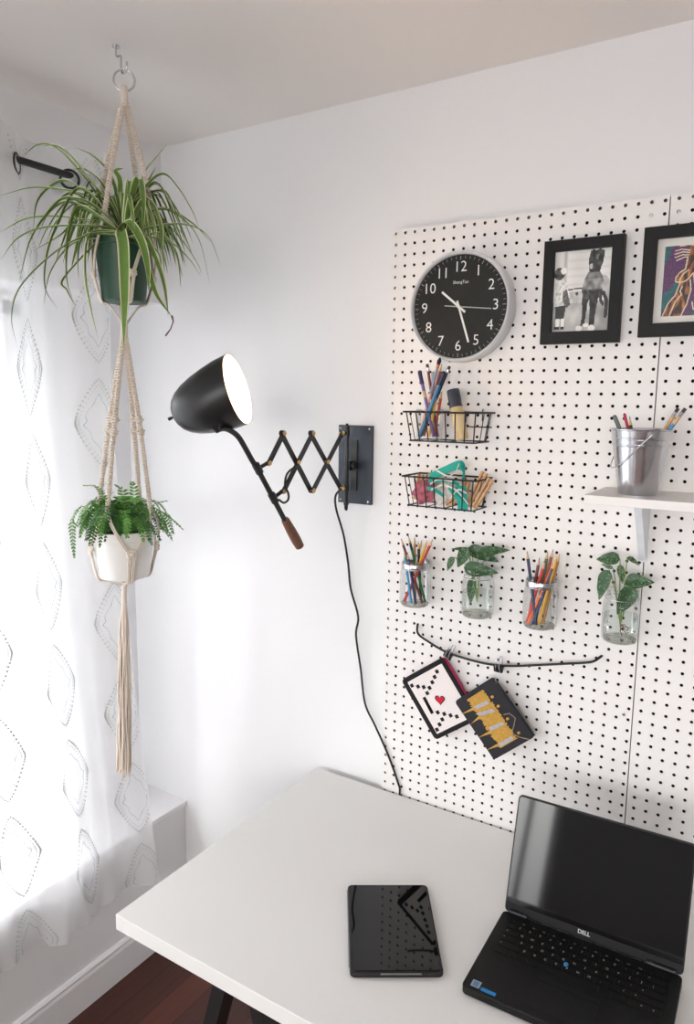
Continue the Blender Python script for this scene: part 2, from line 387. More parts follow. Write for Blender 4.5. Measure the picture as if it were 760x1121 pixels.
# ------------------------------------------------------------------ framed pictures
def painted(name, x0, x1, z0, z1, y, nx, nz, fn, par, rough=.35):
    mb = MB(); cols = []
    for j in range(nz + 1):
        for i in range(nx + 1): mb.v.append(V((x0 + (x1 - x0) * i / nx, y, z1 - (z1 - z0) * j / nz)))
    for j in range(nz):
        for i in range(nx):
            a = j * (nx + 1) + i; mb.f.append((a, a + nx + 1, a + nx + 2, a + 1)); mb.m.append(0)
            cols.append(fn((i + .5) / nx, (j + .5) / nz))
    o = obj(name, mb, attr_mat(name + '_print', rough), par); me = o.data
    ca = me.color_attributes.new('print', 'FLOAT_COLOR', 'CORNER')
    buf = []
    for c_ in cols: buf += [lin(max(0, min(255, c_[0]))), lin(max(0, min(255, c_[1]))), lin(max(0, min(255, c_[2]))), 1.0] * 4
    ca.data.foreach_set('color', buf)
    return o
def inpoly(x, y, P_):
    r_ = False; j = len(P_) - 1
    for i in range(len(P_)):
        a, b = P_[i], P_[j]
        if (a[1] > y) != (b[1] > y) and x < (b[0] - a[0]) * (y - a[1]) / (b[1] - a[1]) + a[0]: r_ = not r_
        j = i
    return r_
def seg(x, y, a, b):
    dx, dy = b[0] - a[0], b[1] - a[1]; t = max(0, min(1, ((x - a[0]) * dx + (y - a[1]) * dy) / (dx * dx + dy * dy + 1e-12)))
    return math.hypot(x - a[0] - t * dx, y - a[1] - t * dy)
def line(x, y, P_): return min(seg(x, y, a, b) for a, b in zip(P_[:-1], P_[1:]))
from mathutils import noise as MN
def nz2(x, y, s, o=0): return MN.noise(V((x * s, y * s, o)))
def frame_thing(name, x0, x1, z0, z1, inn, label):
    t = thing(name, ((x0 + x1) / 2, 0, z0), label, 'picture frame')
    ix0, ix1, iz0, iz1 = inn; m = MB(); yb, yf = -.001, -.020
    O = [(x0, z0), (x1, z0), (x1, z1), (x0, z1)]; I = [(ix0, iz0), (ix1, iz0), (ix1, iz1), (ix0, iz1)]
    for i in range(4):
        j = (i + 1) % 4
        vs = [(O[i][0], yf, O[i][1]), (O[j][0], yf, O[j][1]), (I[j][0], yf, I[j][1]), (I[i][0], yf, I[i][1]),
              (O[i][0], yb, O[i][1]), (O[j][0], yb, O[j][1]), (I[j][0], yb, I[j][1]), (I[i][0], yb, I[i][1])]
        m.add(vs, [(0, 1, 2, 3), (0, 4, 5, 1), (3, 2, 6, 7), (4, 7, 6, 5)])
    obj('frame', m, mat('black_frame', (19, 19, 19), .55, spec=.3), t, bevel=.0008)
    return t
F1 = (.3745, .5405, 1.9080, 2.1240); I1 = (.3965, .5165, 1.9335, 2.1010)
f1 = frame_thing('picture_frame', *F1, I1, 'black frame holding a black and white photograph of a child and a large dog')
DOG = [(.60, .10), (.62, .02), (.67, .0), (.72, .02), (.78, .0), (.85, .02), (.86, .07), (.84, .17), (.80, .24), (.80, .28), (.62, .28), (.60, .18)]
CHEST = [(.60, .27), (.80, .27), (.87, .38), (.86, .52), (.80, .60), (.70, .58), (.60, .64), (.52, .62), (.50, .48), (.54, .36)]
REAR = [(.82, .31), (.93, .34), (1.0, .42), (1.0, .60), (.96, .64), (.90, .56), (.84, .54)]
def photo(x, y):
    g = 205 + 14 * nz2(x, y, 3) - 40 * max(0, y - .58)
    if .14 < x < .24 and y < .45: g -= 45 * (1 - abs(x - .19) / .05)
    if int(y * 30) % 3 == 0 and y < .6 and x > .24: g -= 7
    if y > .63: g = 150 + 30 * nz2(x, y, 7) + 25 * math.sin(x * 4)
    if .28 < x < .5 and .5 < y < .64: g = 175 + 30 * nz2(x, y, 20)
    if math.hypot((x - .42), (y - .53) * 1.3) < .025: g = 60
    if inpoly(x, y, REAR): g = 165 + 45 * nz2(x, y, 9)
    if line(x, y, [(.84, .54), (.83, .62), (.87, .67)]) < .022: g = 60
    if line(x, y, [(.88, .54), (.93, .62), (.94, .72), (.93, .82)]) < .028: g = 55
    if inpoly(x, y, CHEST): g = 105 + 70 * nz2(x, y, 11) - (35 if y > .5 else 0) + (28 if .36 < y < .48 else 0)
    if inpoly(x, y, [(.51, .60), (.62, .60), (.58, .92), (.50, .94), (.53, .80)]): g = 52 + 30 * nz2(x, y, 15)
    if inpoly(x, y, [(.62, .48), (.80, .56), (.76, .76), (.74, .95), (.66, .95), (.65, .70)]): g = 50 + 34 * nz2(x, y, 15)
    if math.hypot((x - .48), (y - .965) * 1.5) < .055 or math.hypot((x - .70), (y - .965) * 1.5) < .06 or math.hypot((x - .60), (y - .925) * 2) < .05: g = 205
    if inpoly(x, y, DOG): g = 62 + 45 * nz2(x, y, 14)
    if inpoly(x, y, [(.71, .07), (.77, .07), (.76, .13), (.71, .13)]): g = 105
    if inpoly(x, y, [(.62, .18), (.66, .17), (.67, .24), (.62, .24)]): g = 170
    if line(x, y, [(.61, .255), (.80, .245)]) < .009: g = 40
    if line(x, y, [(.24, .475), (.50, .465)]) < .008: g = 45
    if inpoly(x, y, [(.02, .38), (.14, .34), (.24, .40), (.29, .56), (.26, .68), (.02, .70), (.0, .5)]): g = 205 + 50 * nz2(x, y, 24)
    if inpoly(x, y, [(.04, .68), (.24, .66), (.20, .84), (.05, .84)]): g = 55
    if inpoly(x, y, [(.17, .50), (.23, .46), (.27, .55), (.31, .66), (.24, .70), (.17, .62)]): g = 95 + 60 * nz2(x, y, 30)
    if (.06 < x < .13 or .15 < x < .21) and .83 < y < .93: g = 215
    if (.03 < x < .13 or .15 < x < .21) and .93 <= y < .965: g = 40
    if math.hypot((x - .09), (y - .27) * 1.25) < .098: g = 85 + 60 * nz2(x, y, 22)
    if math.hypot((x - .165), (y - .235) * 1.3) < .055: g = 215
    g = (g - 128) * 1.28 + 142
    return (g, g * .995, g * .98)
painted('photograph', *I1[:2], *I1[2:], -.008, 84, 118, photo, f1)
gl = glass_mat('picture_glass', (.99, .99, .99), .03, .18)
obj('glass', MB().b2((I1[0], -.0145, I1[2]), (I1[1], -.0135, I1[3])), gl, f1)
F2 = (.5775, .8395, 1.9165, 2.1305)
a_ = hit(719, 261.7, 1, -.018); b_ = hit(714.9, 353.9, 1, -.018)
I2 = ((a_.x + b_.x) / 2, F2[1] - ((a_.x + b_.x) / 2 - F2[0]), b_.z, a_.z)
f2 = frame_thing('picture_frame', *F2, I2, 'black frame with white mat around a painting of a brown figure on purple')
a_ = hit(727.5, 270, 1, -.012); b_ = hit(724.2, 346.6, 1, -.012)
px0, pz1, pz0 = (a_.x + b_.x) / 2, a_.z, b_.z; px1 = I2[1] - (px0 - I2[0])
m = MB(); m.b2((I2[0], -.010, I2[2]), (px0, -.008, I2[3])); m.b2((px1, -.010, I2[2]), (I2[1], -.008, I2[3]))
m.b2((px0, -.010, I2[2]), (px1, -.008, pz0)); m.b2((px0, -.010, pz1), (px1, -.008, I2[3]))
obj('mat_board', m, mat('mat_white', (232, 229, 222), .8), f2)
ASP = (px1 - px0) / (pz1 - pz0)
def zc(x, y): return ((x - 255) / 640, (y - 245) / 640)
BODY = [zc(*q) for q in [(470, 255), (560, 250), (650, 330), (660, 500), (600, 600), (560, 560), (515, 500), (495, 560), (505, 650), (480, 760), (430, 900), (262, 900), (300, 790), (370, 700), (402, 600), (398, 578), (362, 565), (360, 535), (400, 485), (442, 462), (452, 380), (462, 300)]]
LN = [[zc(*q) for q in l] for l in [
    [(455, 350), (450, 400), (442, 462), (400, 485), (362, 535), (362, 568), (400, 580)],
    [(400, 580), (402, 545), (430, 500), (470, 470)], [(400, 578), (440, 575), (480, 545), (512, 500), (530, 590), (560, 610)],
    [(402, 590), (372, 690), (310, 770), (262, 900)], [(425, 620), (410, 660), (425, 690), (375, 750), (330, 880)],
    [(490, 560), (503, 650), (475, 780), (430, 890)], [(380, 250), (470, 245), (540, 270)],
    [(345, 290), (400, 280), (470, 295)], [(340, 320), (410, 305), (465, 315)], [(345, 350), (410, 330), (460, 335)], [(360, 378), (420, 355), (455, 352)], [(520, 760), (535, 830), (570, 800)]]]
def painting(u, v):
    x, y = u * ASP, v
    t = math.sin((x * 1.4 + y) * 9 + 2 * nz2(x, y, 4)) + .4 * nz2(x, y, 18)
    if t > .55: c_ = [26, 92, 98]
    else: c_ = [88, 44, 92]
    n_ = nz2(x, y, 30) * 22; c_ = [a + n_ for a in c_]
    if inpoly(x, y, BODY):
        s_ = nz2(x * 2.4, y * .8, 9, 3); c_ = [128 + 120 * s_, 74 + 80 * s_, 36 + 40 * s_]
        if s_ < -.10: c_ = [48, 30, 24]
    w_ = min(line(x, y, l) for l in LN)
    if w_ < .008: c_ = [225, 208, 180]
    return c_
painted('painting', px0, px1, pz0, pz1, -.0085, 190, 130, painting, f2)
obj('glass', MB().b2((I2[0], -.0145, I2[2]), (I2[1], -.0135, I2[3])), gl, f2)

# ------------------------------------------------------------------ pencils and other sticks
def cmat(col, rough=.4): return mat('paint_%d_%d_%d' % col, col, rough, var=.05, scale=80)
def pencil(name, base, tip, col, label, cat='pencil', group=None, lead=None, r=.0036, style='sharp', band=None):
    base, tip = V(base), V(tip); d = (tip - base).normalized(); L = (tip - base).length
    t = thing(name, base, label, cat, group); tl = min(.018, L * .2) if style == 'sharp' else 0
    m = MB(); m.tube([base, tip - d * tl], r, 6); obj('shaft', m, cmat(col), t)
    if band:
        f0, f1_, bc = band; m = MB(); m.tube([base + d * L * f0, base + d * L * f1_], r * 1.06, 6); obj('painted_band', m, cmat(bc), t)
    if style == 'sharp':
        m = MB(); m.tube([tip - d * tl, tip - d * tl * .3], [r, r * .35], 10); obj('wood_tip', m, WOODP, t)
        m = MB(); m.tube([tip - d * tl * .3, tip], [r * .35, r * .05], 8); obj('lead', m, cmat(lead or col), t)
    elif style == 'eraser':
        m = MB(); m.tube([tip, tip + d * .010], r * 1.05, 12); obj('ferrule', m, CHROME, t)
        m = MB(); m.tube([tip + d * .010, tip + d * .018], r * .95, 12); obj('eraser', m, cmat((70, 66, 66), .8), t)
    elif style == 'cap':
        m = MB(); m.tube([tip - d * .03, tip, tip + d * .003], [r * 1.15, r * 1.15, r * .6], 12); obj('cap', m, cmat(lead or (30, 26, 28)), t)
    elif style == 'brush':
        m = MB(); m.tube([tip - d * .012, tip], [r * .95, r * 1.1], 12); obj('ferrule', m, mat('copper', (190, 120, 80), .35, metal=1), t)
        m = MB(); m.tube([tip, tip + d * .008, tip + d * .016], [r * 1.1, r * 1.4, r * .5], 12); obj('bristles', m, cmat(lead or (90, 55, 40), .9), t)
    return t

# ------------------------------------------------------------------ glass jars on the pegboard
JY = -.045; JR = .0385; JZ = 1.279
JX = [.0987, .2634, .4140, .5885]
def jar(x, label, water=None):
    t = thing('glass_jar', (x, JY, JZ), label, 'jar', 'glass jars hung on the pegboard')
    g = MB(); prof = [(0, .0015), (.026, .0), (.033, .002), (.0375, .008), (JR, .018), (JR, .078), (.0365, .088), (.0335, .094), (.0325, .097), (.0325, .1005), (.0338, .1015), (.0325, .104), (.0338, .107), (.0325, .110), (.0332, .1145), (.0318, .1155), (.0298, .114), (.0295, .104)]
    g.lathe(prof, (x, JY, JZ), (0, 0, 1), 48); obj('glass_body', g, GLASS, t, smooth=40)
    g = MB(); g.lathe([(0, .0022), (.026, .001), (.0325, .004), (.034, .008), (.026, .0062), (0, .0060)], (x, JY, JZ), (0, 0, 1), 40); obj('thick_base', g, THICK, t, smooth=50)
    if water:
        g = MB(); g.lathe([(0, .0072), (.026, .0075), (.0338, .0105), (.0355, .02), (.0355, water), (0, water)], (x, JY, JZ), (0, 0, 1), 40); obj('water', g, WATER, t, smooth=30)
    if not water: g = MB(); g.lathe([(.0330, .0975), (.0347, .0978), (.0350, .100), (.0347, .1085), (.0340, .1095), (.0333, .1095)], (x, JY, JZ), (0, 0, 1), 40); obj('metal_band', g, CHROME, t, smooth=40)
    # wire loop round the neck with its prong in the board
    b = MB(); b.tube([(x + .0342 * math.cos(a), JY + .0342 * math.sin(a), JZ + .0955) for a in [2 * PI * i / 32 for i in range(32)]], .0011, 6, closed=True)
    for sx in (-1, 1): b.tube([(x + .006 * sx, JY + .0336, JZ + .0955), (x + .004 * sx, -.0005, JZ + .0965)], .0011, 6)
    obj('neck_wire', b, CHROME, t)
    return t
jar(JX[0], 'clear glass jar of coloured pencils, hung below the left of the lower wire basket')
jar(JX[1], 'clear glass jar with a plant cutting in water, between the two jars of pencils', .062)
jar(JX[2], 'clear glass jar of red, orange and navy pencils, hung between the two plant jars', None)
jar(JX[3], 'clear glass jar with a plant cutting in water, hung beside the shelf bracket', .060)
def in_jar(k, name, tu, tv, ang, rb, col, label, dy=0.0, **kw):
    """tip seen at (tu, tv); foot stands on the jar floor at polar (ang, rb)"""
    tip = hit(tu, tv, 1, JY + dy); base = V((JX[k] + rb * math.cos(ang), JY + rb * math.sin(ang), JZ + .011))
    # keep the shaft inside the neck
    f = (JZ + .112 - base.z) / (tip.z - base.z); q = base + (tip - base) * f; off = V((q.x - JX[k], q.y - JY, 0))
    if off.length > .0255:
        sh = off - off.normalized() * .0255; tip = tip - V((sh.x, sh.y, 0)) / f
    pencil(name, base, tip, col, label, **kw)
G1 = 'pencils in the first glass jar'
in_jar(0, 'coloured_pencil', 439, 589, -.3, .026, (112, 62, 72), 'maroon pencil with a grey point leaning furthest left in the first jar', -.008, group=G1, lead=(70, 70, 75))
in_jar(0, 'coloured_pencil', 447, 586, .25, .026, (40, 112, 66), 'green pencil with a dark upper band in the first jar', .004, group=G1, lead=(30, 60, 40), band=(.78, .87, (30, 34, 36)))
in_jar(0, 'coloured_pencil', 454, 588, 2.0, .02, (176, 140, 100), 'plain tan wooden pencil at the back of the first jar', .014, group=G1, lead=(60, 50, 44))
in_jar(0, 'coloured_pencil', 458, 593, 1.2, .020, (34, 36, 42), 'black pencil with a wooden point in the middle of the first jar', -.004, group=G1)
in_jar(0, 'coloured_pencil', 462, 591, -2.6, .018, (218, 196, 200), 'pale pink pencil with a red point in the first jar', .010, group=G1, lead=(180, 50, 60))
in_jar(0, 'coloured_pencil', 468, 591, 3.0, .024, (226, 190, 60), 'yellow pencil near the right rim of the first jar', .004, group=G1)
in_jar(0, 'coloured_pencil', 474, 590, 3.6, .026, (186, 48, 46), 'red pencil leaning right over the rim of the first jar', -.004, group=G1)
in_jar(0, 'coloured_pencil', 441, 602, -1.5, .022, (70, 148, 200), 'light blue pencil sunk low against the left rim of the first jar', -.014, group=G1)
in_jar(0, 'coloured_pencil', 446, 604, -1.0, .024, (38, 56, 92), 'navy blue pencil sunk low behind the glass of the first jar', -.014, group=G1)
G3 = 'pencils in the second pencil jar'
in_jar(2, 'coloured_pencil', 577, 603, -1.6, .020, (40, 52, 84), 'navy pencil with long wooden point leaning left in the third jar', -.01, group=G3, lead=(70, 60, 60))
in_jar(2, 'coloured_pencil', 591, 610, 3.0, .027, (108, 52, 56), 'dark maroon pencil leaning right in the third jar', .012, group=G3)
in_jar(2, 'coloured_pencil', 597, 614, 3.6, .027, (206, 52, 44), 'bright red pencil crossing the middle of the third jar', -.006, group=G3)
in_jar(2, 'coloured_pencil', 600, 603, 2.2, .024, (52, 104, 78), 'dark green pencil at the back of the third jar', .014, group=G3)
in_jar(2, 'coloured_pencil', 606, 601, 2.5, .018, (150, 74, 52), 'reddish brown pencil standing tallest at the back of the third jar', .012, group=G3)
in_jar(2, 'coloured_pencil', 610, 609, -2.4, .026, (228, 112, 48), 'orange pencil leaning to the right rim of the third jar', -.010, group=G3)
in_jar(2, 'coloured_pencil', 608, 614, -2.0, .022, (48, 60, 100), 'dark blue pencil behind the yellow one in the third jar', -.012, group=G3)
in_jar(2, 'coloured_pencil', 614, 609, -1.4, .014, (230, 176, 60), 'ochre yellow pencil leaning right in the third jar', -.016, group=G3)
in_jar(2, 'coloured_pencil', 613, 606, -.4, .010, (178, 136, 84), 'light brown pencil against the right rim of the third jar', .006, group=G3)

# ------------------------------------------------------------------ cuttings in the water jars
LEAFG = mat('pothos_leaf', (44, 82, 46), .4, var=.35, scale=170); LEAFS = mat('pothos_silver', (124, 150, 112), .4, var=.2, scale=200)
STEM = mat('green_stem', (120, 142, 76), .5)
def heart_leaf(m, base, tip, width, nrm, fold=.25, curl=.15):
    """ovate leaf with midrib fold; silver speckles are small raised faces in slot 1"""
    base, tip, nrm = V(base), V(tip), V(nrm); d = tip - base; L = d.length; d = d / L
    s_ = d.cross(nrm).normalized(); n_ = s_.cross(d).normalized(); NU, NV = 14, 8
    o = len(m.v); prof = lambda t: (math.sin(PI * min(1, t ** .62)) ** .8) * (1 - .15 * t)
    pt = lambda t, w_: base + d * (L * t) + s_ * (w_ * width / 2 * prof(t)) + n_ * (abs(w_) * fold * width * .5 * prof(t) - curl * L * t * t + .03 * width * math.sin(t * 17 + w_ * 3))
    for i in range(NU + 1):
        for j in range(NV + 1): m.v.append(pt(i / NU, (j / NV) * 2 - 1))
    for i in range(NU):
        for j in range(NV):
            a = o + i * (NV + 1) + j; m.f.append((a, a + 1, a + NV + 2, a + NV + 1)); m.m.append(0)
    for q in range(46):
        t = random.uniform(.1, .92); w_ = random.choice((-1, 1)) * random.uniform(.12, .9)
        c_ = pt(t, w_); e = .0011 + .0010 * random.random(); k_ = n_ * .0004
        m.add([c_ + d * e + k_, c_ + s_ * e * .6 + k_, c_ - d * e + k_, c_ - s_ * e * .6 + k_], [(0, 1, 2, 3)], 1)
def cutting(k, leaves, roots, label):
    t = thing('plant_cutting', (JX[k], JY, JZ + .012), label, 'plant')
    foot = V((JX[k], JY, JZ + .035)); sm = MB()
    for (bu, bv, tu, tv, wd_, dy, nr) in leaves:
        b = hit(bu, bv, 1, JY + dy); q = hit(tu, tv, 1, JY + dy * 1.2); m = MB(); heart_leaf(m, b, q, wd_, nr); obj('leaf', m, [LEAFG, LEAFS], t, smooth=60)
        mid = V((JX[k], JY - .004, JZ + .108)) * .5 + b * .5; mid.z = max(mid.z, JZ + .10)
        neck = V((JX[k] + max(-.018, min(.018, (b.x - JX[k]) * .5)), JY - .004, JZ + .106))
        if b.z > JZ + .108: sm.tube(catmull([foot, neck, (neck + b) / 2 + V((0, 0, .006)), b], 5), .0011, 6)
        else: sm.tube([foot, (foot + b) / 2 + V((.004, 0, 0)), b], .0011, 6)
    obj('stems', sm, STEM, t, smooth=60)
    if roots:
        m = MB()
        for i in range(roots):
            p_ = foot.copy(); pts = [p_.copy()]
            for j in range(5): p_ = p_ + V((random.uniform(-.001, .006), random.uniform(-.004, .004), random.uniform(-.006, .003))); pts.append(p_.copy())
            for q_ in pts:
                o_ = V((q_.x - JX[k], q_.y - JY, 0))
                if o_.length > .030: q_ -= o_ - o_.normalized() * .030
                q_.z = max(q_.z, JZ + .012)
            m.tube(pts, .0008, 5)
        obj('roots', m, mat('roots', (98, 70, 50), .9), t)
F = (0.2, -1, .25)
cutting(1, [(512, 600, 546, 614, .034, .006, (0, -.9, .5)), (523, 606, 556, 600, .030, -.010, (0, -.8, .6)), (516, 604, 494, 598, .018, 0, (0, -.5, .9)), (512, 600, 500, 622, .030, -.012, (.3, -1, .3)), (497, 610, 488, 625, .020, -.004, (-.2, -1, .2)),
             (508, 621, 544, 627, .036, -.022, F), (518, 632, 514, 663, .024, -.004, F), (530, 614, 541, 602, .014, .004, F)], 0, 'speckled green pothos cutting standing in the jar between the two pencil jars')
cutting(3, [(679, 612, 652, 611, .030, .0, (0, -.9, .5)), (667, 624, 653, 657, .032, -.014, (-.3, -1, .2)), (687, 610, 701, 618, .014, -.006, (.3, -.6, .8)), (685, 636, 716, 637, .034, -.016, (.2, -1, .4)),
             (694, 642, 675, 674, .038, -.024, F), (679, 618, 682, 640, .016, -.002, F), (671, 622, 658, 617, .010, .002, F)], 6, 'speckled green pothos cutting with thin roots in the jar by the shelf bracket')

# ------------------------------------------------------------------ wire baskets
BX0, BX1, BYF, BYB = .084, .272, -.100, -.004
def basket(z1, z0, tilt, label):
    t = thing('wire_basket', ((BX0 + BX1) / 2, 0, z0), label, 'basket', 'wire baskets on the pegboard'); ins = .012
    top = [V((BX0, BYF, z1 - tilt * 0)), V((BX1, BYF, z1)), V((BX1, BYB, z1)), V((BX0, BYB, z1))]
    bot = [V((BX0 + ins, BYF + ins, z0)), V((BX1 - ins, BYF + ins, z0)), V((BX1 - ins, BYB, z0)), V((BX0 + ins, BYB, z0))]
    m = MB(); m.tube(top, .0021, 8, closed=True); obj('top_rim', m, BLACK, t)
    m = MB(); m.tube(bot, .0018, 6, closed=True)
    for k in range(2, 6, 2): a = bot[0].lerp(bot[1], k / 7); b = bot[3].lerp(bot[2], k / 7); m.tube([a, b], .0011, 6)
    obj('bottom_grid', m, BLACK, t)
    m = MB()
    for k in range(0, 8):
        a = top[0].lerp(top[1], .04 + .92 * k / 7); b = bot[0].lerp(bot[1], .02 + .96 * k / 7); m.tube([a, b], .0016, 6)
    for k in (.62, .95): m.tube([top[3].lerp(top[2], k), bot[3].lerp(bot[2], k)], .0014, 6)
    for k in (1.33, 2.66):
        for (A, B, C_, D) in ((top[0], top[3], bot[0], bot[3]), (top[1], top[2], bot[1], bot[2])):
            m.tube([A.lerp(B, k / 4), C_.lerp(D, k / 4)], .0011, 6)
    mid = [(a + b) / 2 for a, b in zip(top, bot)]; m.tube([mid[3].lerp(mid[2], .62), mid[2]], .0014, 6)
    obj('side_wires', m, BLACK, t)
    for x in (BX0 + .03, BX1 - .03): m = MB(); m.tube([(x, BYB, z1 - .02), (x, BYB, z1 + .004), (x, -.0018, z1 + .008)], .0014, 6); obj('hook', m, BLACK, t)
BZ1, BZ0 = 1.757, 1.690; CZ1, CZ0 = 1.606, 1.536
basket(BZ1, BZ0, 0, 'black wire basket under the clock holding brushes and a glue bottle')
basket(CZ1, CZ0, 0, 'black wire basket filled with teal ribbon, lower of the two on the pegboard')
# glass tumbler of brushes
tx, ty, tz = .128, -.050, BZ0 + .0014
tb = thing('glass_tumbler', (tx, ty, tz), 'small clear glass of pencils standing in the upper wire basket', 'glass')
g = MB(); g.lathe([(0, 0), (.028, 0), (.030, .004), (.0325, .072), (.0312, .072), (.0310, .068)], (tx, ty, tz), (0, 0, 1), 40); obj('glass_body', g, GLASS, tb, smooth=40)
def in_cup(name, tu, tv, ang, rb, col, label, dy=0., **kw):
    tip = hit(tu, tv, 1, ty + dy); base = V((tx + rb * math.cos(ang), ty + rb * math.sin(ang), tz + .008)); f = (tz + .072 - base.z) / (tip.z - base.z)
    q = base + (tip - base) * f; off = V((q.x - tx, q.y - ty, 0))
    if off.length > .0265: sh = off - off.normalized() * .0265; tip = tip - V((sh.x, sh.y, 0)) / f
    pencil(name, base, tip, col, label, group='brushes and pencils in the upper wire basket', **kw)
in_cup('marker_pen', 459.5, 407, -.6, .022, (112, 92, 150), 'purple pen with a dark purple cap leaning left in the upper basket', -.004, cat='pen', style='cap', lead=(58, 36, 84), r=.0042, band=(.60, .70, (196, 170, 130)))
in_cup('coloured_pencil', 469, 407, .3, .020, (130, 58, 56), 'dark red pencil with worn end behind the purple pen in the upper basket', .008, style='eraser', cat='pencil')
in_cup('marker_pen', 474, 408, 1.4, .022, (142, 168, 160), 'grey green pen in the middle of the upper basket bundle', .012, cat='pen', style='cap', lead=(150, 172, 166))
in_cup('paint_brush', 480, 399, 3.4, .024, (226, 170, 150), 'pink brush with grey upper handle leaning right in the upper basket', -.004, cat='paint brush', style='brush', lead=(44, 40, 42), band=(.60, .95, (150, 148, 168)))
in_cup('paint_brush', 486, 408, -2.4, .024, (62, 128, 170), 'thick teal blue brush with dark end leaning right in the upper basket', -.014, cat='paint brush', style='cap', lead=(36, 40, 60), r=.0052)
in_cup('coloured_pencil', 484, 398, 2.6, .024, (176, 84, 82), 'red brown pencil standing tallest at the back of the upper basket', .008, lead=(120, 40, 40))
in_cup('coloured_pencil', 489, 409, -2.8, .020, (34, 38, 60), 'navy pencil right beside the teal brush in the upper basket', .002, style='eraser')
in_cup('coloured_pencil', 484, 428, .2, .012, (190, 72, 54), 'short red pencil standing upright right in the upper basket glass', .006, lead=(150, 40, 40))
in_cup('coloured_pencil', 478, 432, -1.2, .012, (228, 180, 70), 'short yellow pencil low in the upper basket glass', -.004)
# glue bottle
ga = hit(506, 484, 1, -.064); ga.z = BZ0 + .006; gb = hit(496, 427, 1, -.050); d = (gb - ga).normalized(); L = (gb - ga).length
gt = thing('glue_bottle', ga, 'beige bottle with a dark blue cap leaning in the upper wire basket', 'bottle')
m = MB(); m.lathe([(0, 0), (.0135, 0), (.0150, .003), (.0150, L * .56), (.0142, L * .62), (.0130, L * .67)], ga, d, 28); obj('bottle_body', m, mat('beige_plastic', (212, 188, 138), .35), gt, smooth=40)
m = MB(); m.lathe([(.0150, L * .64), (.0150, L - .003), (.0140, L), (0, L)], ga, d, 28); obj('cap', m, mat('slate_cap', (50, 54, 66), .4), gt, smooth=40)
m = MB(); m.lathe([(.01525, L * .16), (.01525, L * .46)], ga, d, 28); obj('paper_label', m, mat('tan_label', (222, 200, 156), .6), gt, smooth=40)
# crumpled clear bag beside the glass
def blob(c, sz, seed, rough=.35, n=40):
    m = MB(); m.ball((0, 0, 0), 1, n)
    for i, p_ in enumerate(m.v):
        f = 1 + rough * MN.noise(p_ * 2.2 + V((seed, 0, 0))) + .28 * rough * MN.noise(p_ * 7 + V((0, seed, 0))); m.v[i] = V((p_.x * sz[0] * f, p_.y * sz[1] * f, p_.z * sz[2] * f)) + V(c)
    return m
# ribbon in the lower basket: band swept along a path
def ribbon(m, pts, wdir, w_, k=0, edge=None, th=.0006):
    pts = catmull(pts, 6)
    for i in range(len(pts) - 1):
        wa = wdir(i / (len(pts) - 1)); wb = wdir((i + 1) / (len(pts) - 1)); a, b = pts[i], pts[i + 1]
        n_ = (b - a).cross(wa); n_ = n_.normalized() * th if n_.length > 1e-9 else V((0, 0, th))
        lv = [-.5, -.34, .34, .5] if edge is not None else [-.5, .5]
        for l0, l1, kk in zip(lv[:-1], lv[1:], [edge, k, edge] if edge is not None else [k]):
            q = [a + wa * w_ * l0, a + wa * w_ * l1, b + wb * w_ * l1, b + wb * w_ * l0]
            m.add([p_ + n_ for p_ in q] + [p_ - n_ for p_ in q], [(0, 1, 2, 3), (7, 6, 5, 4), (0, 4, 5, 1), (1, 5, 6, 2), (2, 6, 7, 3), (3, 7, 4, 0)], kk)
TEAL = mat('teal_fabric', (16, 168, 152), .6, var=.15); WHF = mat('white_fabric', (232, 228, 222), .8)
LBX, LBY = .175, -.052
rb = thing('ribbon', (LBX, LBY, CZ0 + .002), 'teal ribbon with white crossing lines heaped in the lower wire basket', 'ribbon')
def lp(u, v, y): return hit(u, v, 1, y)
m = MB()
ribbon(m, [lp(470, 523, -.06), lp(485, 516, -.055), lp(503, 509, -.045), lp(509, 516, -.03), lp(506, 524, -.03)], lambda t: V((.05, .25 - .2 * t, 1)).normalized(), .022, 0)
obj('loop', m, TEAL, rb)
m = MB(); ribbon(m, [lp(504, 532, -.072), lp(506, 545, -.078), lp(507, 559, -.076)], lambda t: V((1, .1, .15)).normalized(), .024, 0)
ribbon(m, [lp(470, 527, -.078), lp(490, 526, -.082), lp(503, 531, -.078)], lambda t: V((0, -.5, 1)).normalized(), .010, 0)
ribbon(m, [lp(468, 534, -.076), lp(477, 537, -.080), lp(486, 543, -.076)], lambda t: V((0, -.3, 1)).normalized(), .010, 0)
ribbon(m, [lp(492, 533, -.080), lp(499, 543, -.082), lp(507, 550, -.080)], lambda t: V((.9, -.2, .6)).normalized(), .010, 0); obj('tail', m, TEAL, rb)
m = MB()
for A in ([lp(478, 515, -.0685), lp(490, 521, -.066), lp(500, 522, -.060)], [lp(486, 525, -.069), lp(498, 517, -.060), lp(503, 508, -.052)], [lp(471, 530, -.0835), lp(480, 525, -.0845), lp(496, 527, -.0845)],
          [lp(472, 536, -.083), lp(486, 531, -.086), lp(499, 536, -.086)], [lp(493, 546, -.084), lp(502, 536, -.086), lp(511, 540, -.082)], [lp(489, 531, -.084), lp(500, 537, -.086), lp(513, 552, -.080)]):
    ribbon(m, A, lambda t: V((0.1, -.2, 1)).normalized(), .0038, 0)
obj('piping', m, WHF, rb)
o = obj('yarn_bundle', blob((.121, -.054, CZ0 + .031), (.027, .028, .026), 3, .45), mat('dusty_pink', (192, 108, 122), .7, var=.5, scale=70), smooth=50); tag(o, 'crumpled dusty pink cloth bundle at the left of the lower basket', 'cloth')
